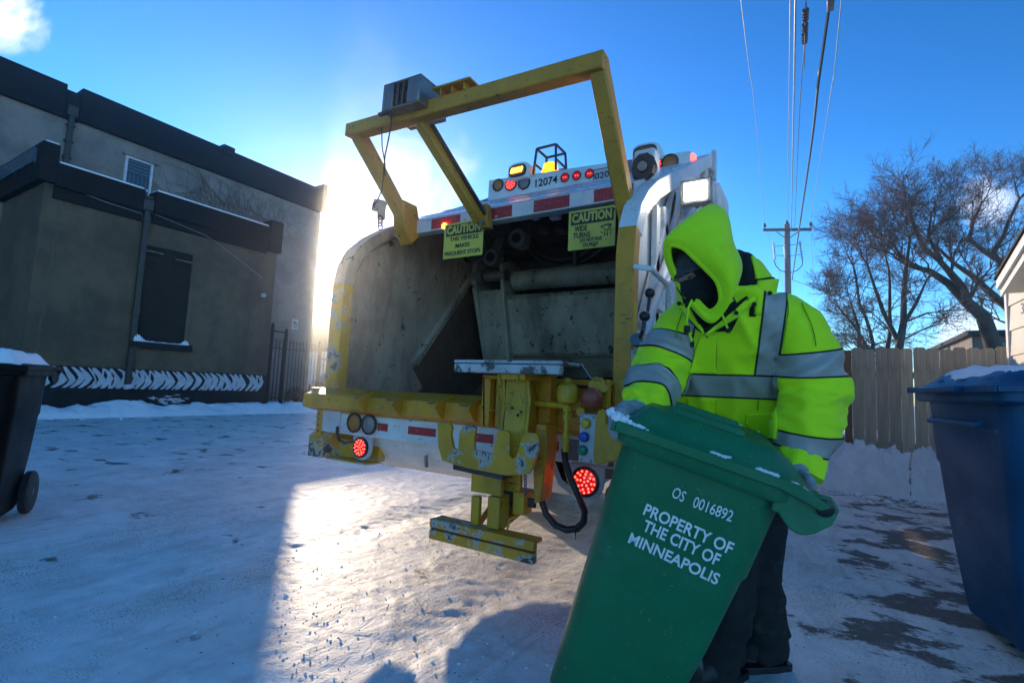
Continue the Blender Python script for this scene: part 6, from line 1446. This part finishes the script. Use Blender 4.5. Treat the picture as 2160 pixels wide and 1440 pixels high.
# ---- head in black balaclava, grey beanie edge, narrow eye slit
n_img = (-Ri*.74-Ui*.30+Ti*.55).normalized()             # the way the face points
hu = (Ui*.93-Ri*.38); hu = (hu-n_img*hu.dot(n_img)).normalized(); hs_ = n_img.cross(hu)
hm_ = MB(); rr = []
def headpt(u, v):
    a = math.pi*v; t = 2*math.pi*u; x = math.sin(a)*math.cos(t); y = math.sin(a)*math.sin(t); z = -math.cos(a)
    # x along the face, y sideways, z up
    fx = .098*x; fy = .076*y; fz = .118*z
    if x > 0:
        fx += .030*math.exp(-(y/.22)**2-((z+.12)/.20)**2)*x          # nose
        fx += .012*math.exp(-(y/.5)**2-((z+.55)/.18)**2)             # chin
        fx -= .010*math.exp(-((abs(y)-.38)/.2)**2-((z-.10)/.13)**2)  # eye hollows
        fx += .006*math.exp(-(y/.8)**2-((z-.26)/.12)**2)             # brow
        fx += .004*math.exp(-(y/.35)**2-((z+.42)/.07)**2)            # lips
    fy *= 1-.16*max(0, -z)
    return head_c+n_img*fx+hs_*fy+hu*fz
hd = MB().grid(49, 41, headpt).build('balaclava', M['lining'], w_, smooth=True)
M['skinc'] = plain('skin', (.36, .18, .12), .6); M['knit'] = plain('grey_knit', (.085, .08, .085), .95, 0, .5, 60, .9, 160)
def facepatch(name, u0, u1, v0, v1, lift, m, par, nu=20, nv=8, edge=None):
    def fn(a, b):
        u = u0+(u1-u0)*a; v = v0+(v1-v0)*b+(0 if edge is None else edge(a, b)); p = headpt(u, v); return p+(p-head_c).normalized()*lift
    o = MB().grid(nu, nv, fn).build(name, m, par, smooth=True); s = o.modifiers.new('s', 'SOLIDIFY'); s.thickness = .003; s.offset = 1; return o
facepatch('beanie', -.30, .30, .585, .95, .006, M['knit'], hd, 40, 18)
facepatch('eye_slit', -.085, .085, .545, .582, .0015, M['skinc'], hd, 24, 6)
M['eye'] = plain('eye_white', (.13, .11, .10), .4); M['iris'] = plain('iris', (.03, .02, .015), .2)
for s in (-1, 1):
    ep = headpt(s*.052, .562); e_o = MB().ball(ep-(ep-head_c).normalized()*.004, .0105, 14, 10).build('eye', M['eye'], hd, smooth=True)
    MB().ball(ep+(ep-head_c).normalized()*.004-hu*.002, .0048, 10, 8).build('iris', M['iris'], e_o, smooth=True)
    facepatch('eyelid', s*.052-.03, s*.052+.03, .566, .582, .006, M['skinc'], hd, 8, 4)

# ---- hood: open shell from the face rim back to the crown, peak at the top
HR = [
 [(1413, 519, 1.585), (1440, 522, 1.56), (1466, 545, 1.54), (1490, 568, 1.53), (1513, 594, 1.525), (1521, 628, 1.53), (1512, 648, 1.55), (1494, 656, 1.575), (1468, 631, 1.60), (1443, 601, 1.615), (1426, 578, 1.62), (1414, 550, 1.61)],
 [(1401, 507, 1.58), (1438, 508, 1.55), (1474, 535, 1.525), (1500, 560, 1.51), (1525, 590, 1.505), (1536, 630, 1.51), (1524, 662, 1.535), (1496, 676, 1.565), (1458, 642, 1.60), (1430, 607, 1.62), (1410, 575, 1.63), (1397, 535, 1.61)],
 [(1414, 490, 1.58), (1452, 484, 1.545), (1492, 512, 1.505), (1520, 550, 1.485), (1545, 590, 1.485), (1545, 628, 1.50), (1526, 662, 1.53), (1498, 684, 1.57), (1460, 652, 1.64), (1434, 612, 1.665), (1414, 574, 1.67), (1404, 528, 1.64)],
 [(1448, 462, 1.59), (1488, 452, 1.56), (1522, 486, 1.525), (1546, 532, 1.505), (1561, 572, 1.51), (1547, 618, 1.53), (1524, 655, 1.57), (1502, 678, 1.62), (1476, 655, 1.71), (1452, 612, 1.74), (1434, 570, 1.74), (1430, 512, 1.69)],
 [(1486, 438, 1.63), (1512, 430, 1.61), (1536, 450, 1.60), (1546, 505, 1.59), (1566, 556, 1.59), (1556, 600, 1.62), (1538, 640, 1.67), (1516, 662, 1.72), (1498, 650, 1.79), (1480, 605, 1.81), (1470, 560, 1.80), (1472, 500, 1.73)],
 [(1508, 440, 1.70), (1522, 436, 1.69), (1537, 460, 1.685), (1546, 515, 1.69), (1562, 556, 1.70), (1552, 598, 1.73), (1538, 630, 1.78), (1520, 650, 1.82), (1512, 640, 1.86), (1500, 600, 1.87), (1494, 555, 1.86), (1496, 500, 1.80)],
 [(1520, 510, 1.80)]*3+[(1532, 540, 1.80)]*3+[(1536, 590, 1.84)]*3+[(1520, 560, 1.86)]*3]
def hoodring(k, n=44):
    q = [S(*p) for p in HR[k]]; m = len(q); out = []
    for j in range(n):
        s = j*m/n; i = int(s); t = s-i; p0, p1, p2, p3 = q[(i-1) % m], q[i % m], q[(i+1) % m], q[(i+2) % m]
        out.append(.5*((2*p1)+(p2-p0)*t+(2*p0-5*p1+4*p2-p3)*t*t+(3*p1-p0-3*p2+p3)*t**3))
    return out
hb_ = MB().loft([hoodring(k) for k in range(7)], cap=False); hb_.f.append(tuple(range(6*44, 7*44)))
ho = hb_.build('hood', M['hivis2'], w_, smooth=True)
so = ho.modifiers.new('s', 'SOLIDIFY'); so.thickness = .006; so.offset = 0; sb_ = ho.modifiers.new('b', 'SUBSURF'); sb_.levels = 2; sb_.render_levels = 2
MB().tube([p for p in hoodring(0)]+[hoodring(0)[0]], .008, 8, False).build('hood_hem', M['hivis2'], ho, smooth=True)
# throat of the fleece under the chin
MB().loft([sring(S(1495, 628, 1.66), .075, .07, PL, PF, 24), sring(S(1508, 660, 1.68), .085, .075, PL, PF, 24), sring(S(1520, 705, 1.74), .10, .085, PL, PF, 24)]).build('neck_gaiter', M['lining'], w_, smooth=True)
# ---- collar: black lined stand up collar lying open
def collar(name, m, r0, r1, h0, h1, a0, a1, thick, c0, tiltv):
    def fn(u, v):
        a = a0+(a1-a0)*u; r = r0+(r1-r0)*v; wob = .008*math.sin(a*5)*v
        d = PL*math.cos(a)+PF*math.sin(a); return c0+d*(r+wob)*Vector((1, 1, 1)).x+Uz*(h0+(h1-h0)*v+.012*math.cos(a*3)*v)+tiltv*v
    o = MB().grid(44, 8, fn).build(name, m, w_, smooth=True); s = o.modifiers.new('s', 'SOLIDIFY'); s.thickness = thick; s.offset = 1; return o
cc0 = S(1530, 640, 1.73)
collar('collar', M['hivis'], .128, .150, -.055, .065, R(-235), R(48), .012, cc0, -PF*.01)
collar('collar_lining', M['lining'], .116, .138, -.06, .072, R(-238), R(52), .010, cc0, -PF*.01)
def flap(name, pts_d, m, thick=.008, nn=12):
    tl, tr_, br, bl2 = [S(*p) for p in pts_d]
    def fn(u, v):
        p = tl.lerp(tr_, u).lerp(bl2.lerp(br, u), v); return p+PF*(.018*math.sin(math.pi*u)*math.sin(math.pi*v)+.004*math.sin(u*11+v*3))
    o = MB().grid(nn, nn, fn).build(name, m, w_, smooth=True); s = o.modifiers.new('s', 'SOLIDIFY'); s.thickness = thick; s.offset = 0; return o
flap('storm_flap', [(1560, 648, 1.60), (1622, 592, 1.63), (1640, 620, 1.62), (1486, 708, 1.632)], M['hivis'])
flap('storm_flap', [(1424, 634, 1.70), (1462, 650, 1.66), (1486, 704, 1.64), (1436, 650, 1.69)], M['hivis'])
flap('lining_edge', [(1552, 646, 1.608), (1612, 596, 1.64), (1616, 604, 1.632), (1484, 700, 1.64)], M['lining'], .010)
flap('lining_edge', [(1440, 622, 1.68), (1468, 640, 1.655), (1492, 712, 1.642), (1462, 662, 1.66)], M['lining'], .006)
flap('collar_wing', [(1584, 540, 1.72), (1606, 556, 1.76), (1640, 604, 1.68), (1600, 614, 1.645)], M['hivis'], .012)
flap('collar_lining', [(1556, 528, 1.74), (1586, 538, 1.745), (1602, 606, 1.66), (1556, 640, 1.64)], M['lining'], .010)
for q in ((1624, 618, 1.592), (1591, 641, 1.590), (1553, 660, 1.592), (1432, 640, 1.675), (1449, 645, 1.66)):
    MB().lathe(S(*q), PF, [(0, .007), (.004, .006)], 14).build('snap', M['piping'], w_, smooth=True)
# drawstrings with cord locks
for pts, lk in (([(1546, 632, 1.57), (1530, 645, 1.575), (1523, 662, 1.58), (1530, 682, 1.59), (1536, 694, 1.6)], (1524, 652, 1.572)), ([(1460, 632, 1.60), (1452, 650, 1.60), (1448, 680, 1.61), (1455, 705, 1.63), (1460, 724, 1.64)], (1449, 694, 1.615))):
    MB().tube([S(*p) for p in pts], .004, 8).build('drawstring', M['hivis2'], w_, smooth=True)
    e = S(*pts[-1]); MB().cyl(e+Uz*.008, e-Uz*.012, .007, 12).build('cord_end', M['piping'], w_, smooth=True)
    e = S(*lk); MB().lathe(e, Uz, [(-.012, .006), (-.01, .010), (.01, .010), (.012, .006)], 12).build('cord_lock', M['piping'], w_, smooth=True)
# ---- cuffs
for path, rr2, m_ in ((armL, .066, 0), (armR, .055, 1)):
    a, b = Vector(path[-2]), Vector(path[-1]); d = (b-a).normalized(); _, s1, s2 = basis(d)
    MB().loft([[a.lerp(b, t)+d*dd+(s1*math.cos(q)+s2*math.sin(q))*(rr2*k*(1+.05*math.sin(q*9+t*3))) for q in (2*math.pi*i/36 for i in range(36))] for t, dd, k in ((.5, 0, 1.12), (.9, 0, 1.08), (1, .012, 1.14), (1, .034, 1.13), (1, .036, .9))]).build('cuff', M['hivis'], w_, smooth=True)
e0 = S(1706, 985, 1.52); MB().tube([e0, S(1716, 1005, 1.51), S(1712, 1020, 1.51), S(1722, 1034, 1.51)], [.010, .008, .006, .003], 6).tube([S(1700, 985, 1.5), S(1706, 1012, 1.5)], [.008, .005], 6).build('cuff_strap', M['hivis'], w_, smooth=True)
# ---- gloves
M['glove'] = plain('pale_grey_work_glove', (.36, .37, .38), .8, 0, .3, 12, .6, 120, grime=(.12, .11, .10), gamt=.5, gscale=6)
M['gcuff'] = plain('dark_glove_cuff', (.07, .075, .08), .85, 0, .3, 20, .5, 120)
def glove(name, chains, palm, vox=.0035):
    mb = MB()
    for pts, rs in palm: mb.tube([S(*p) for p in pts], rs, 14); 
    for pts, rs in chains:
        q = [S(*p) for p in pts]; mb.tube(q, rs, 12); mb.ball(q[-1], rs[-1]*1.02, 10, 8)
        for a, r in zip(q[1:-1], rs[1:-1]): mb.ball(a, r*1.08, 10, 8)
    o = mb.build(name, M['glove'], w_); remesh(o, M['glove'], vox, 2); return o
glove('glove', [
    ([(1333, 872, 1.599), (1311, 870, 1.556), (1299, 892, 1.529), (1300, 918, 1.523)], [0.0206, 0.0193, 0.0181, 0.0154]),
    ([(1337, 868, 1.621), (1314, 862, 1.583), (1295, 881, 1.556), (1294, 910, 1.545)], [0.0206, 0.0200, 0.0186, 0.0161]),
    ([(1341, 864, 1.642), (1319, 857, 1.615), (1299, 870, 1.588), (1292, 896, 1.577)], [0.0206, 0.0193, 0.0181, 0.0154]),
    ([(1346, 862, 1.664), (1327, 855, 1.648), (1309, 862, 1.632), (1299, 880, 1.621)], [0.0181, 0.0168, 0.0161, 0.0141]),
    ([(1355, 876, 1.621), (1341, 888, 1.577), (1325, 896, 1.545)], [.017, .0155, .013])],
    [([(1361, 856, 1.675), (1349, 863, 1.653), (1333, 867, 1.615)], [.034, .038, .033])])
MB().tube([S(1375, 846, 1.718), S(1365, 852, 1.691), S(1357, 858, 1.670)], [.045, .042, .039], 18).build('glove_cuff', M['gcuff'], w_, smooth=True)
glove('glove', [
    ([(1690, 1000, 1.47), (1706, 1012, 1.43), (1712, 1026, 1.42), (1704, 1040, 1.43)], [.016, .015, .014, .012]),
    ([(1684, 1002, 1.49), (1700, 1018, 1.46), (1704, 1034, 1.45), (1694, 1046, 1.46)], [.016, .015, .014, .012]),
    ([(1678, 1004, 1.51), (1690, 1022, 1.49), (1693, 1038, 1.48), (1684, 1048, 1.49)], [.016, .015, .014, .012]),
    ([(1672, 1004, 1.53), (1680, 1024, 1.52), (1681, 1038, 1.51), (1673, 1046, 1.51)], [.014, .013, .0125, .011]),
    ([(1672, 998, 1.49), (1662, 1010, 1.46), (1662, 1024, 1.45)], [.017, .0155, .013])],
    [([(1682, 980, 1.545), (1682, 992, 1.52), (1684, 1004, 1.49)], [.034, .040, .036])])
MB().tube([S(1684, 966, 1.56), S(1683, 978, 1.548), S(1682, 988, 1.53)], [.050, .046, .042], 18).build('glove_cuff', M['gcuff'], w_, smooth=True)
# snow crumbs along the lid edges of the green cart
sn2 = MB(); r3 = random.Random(6)
def lid_z(u, v, hump=.065):
    e = min(min(u, 1-u)/.16, 1); f = min(v/.14, 1); g_ = min((1-v)/.30, 1); sm3 = lambda q: q*q*(3-2*q); return .99*GH+.012+hump*sm3(max(e, 0))*sm3(max(f, 0))*sm3(max(g_, 0))-.03*max(0, (v-.82)/.18)
for k in range(620):
    v = r3.random(); u = r3.choice([.972+abs(r3.gauss(0, .010)), .972+abs(r3.gauss(0, .010)), r3.gauss(.10, .05), r3.gauss(.08, .03)]); u = min(max(u, .01), .995)
    if vn1(u*9+3, v*14) < .16: continue
    p = Vector(((u-.5)*GW*1.12, -GD*.56+v*(GD*1.08+.083), lid_z(u, v)+.002)); p = gloc+GM @ p; sn2.ball(p, r3.uniform(.002, .0075), 6, 4, (1.4, 1, .6))
for k in range(60):
    p = gloc+GM @ Vector((GW*.5+r3.uniform(-.09, .04), -GD*.57+r3.gauss(.0, .018), GH*.99+.02)); sn2.ball(p, r3.uniform(.005, .014), 6, 4)
o = sn2.build('rim_snow', M['fsnow'], None, smooth=True); o.parent = gc; o.matrix_parent_inverse = (Matrix.Translation(gloc) @ GM.to_4x4()).inverted(); stuff(o)

# ================================================================== haze box added for the warm glow around the sun
hz = MB().bx(-120, 60, -30, 120, -1, 13).build('glow_haze', M['snow']); hz.data.materials.clear()
hm = bpy.data.materials.new('glow_volume'); hm.use_nodes = True; hnt = hm.node_tree; hnt.nodes.clear()
pvn = hnt.nodes.new('ShaderNodeVolumePrincipled'); pvn.inputs['Color'].default_value = (.97, .97, .97, 1); pvn.inputs['Density'].default_value = .0036; pvn.inputs['Anisotropy'].default_value = .885
hout = hnt.nodes.new('ShaderNodeOutputMaterial'); hnt.links.new(pvn.outputs[0], hout.inputs['Volume'])
hz.data.materials.append(hm); stuff(hz)
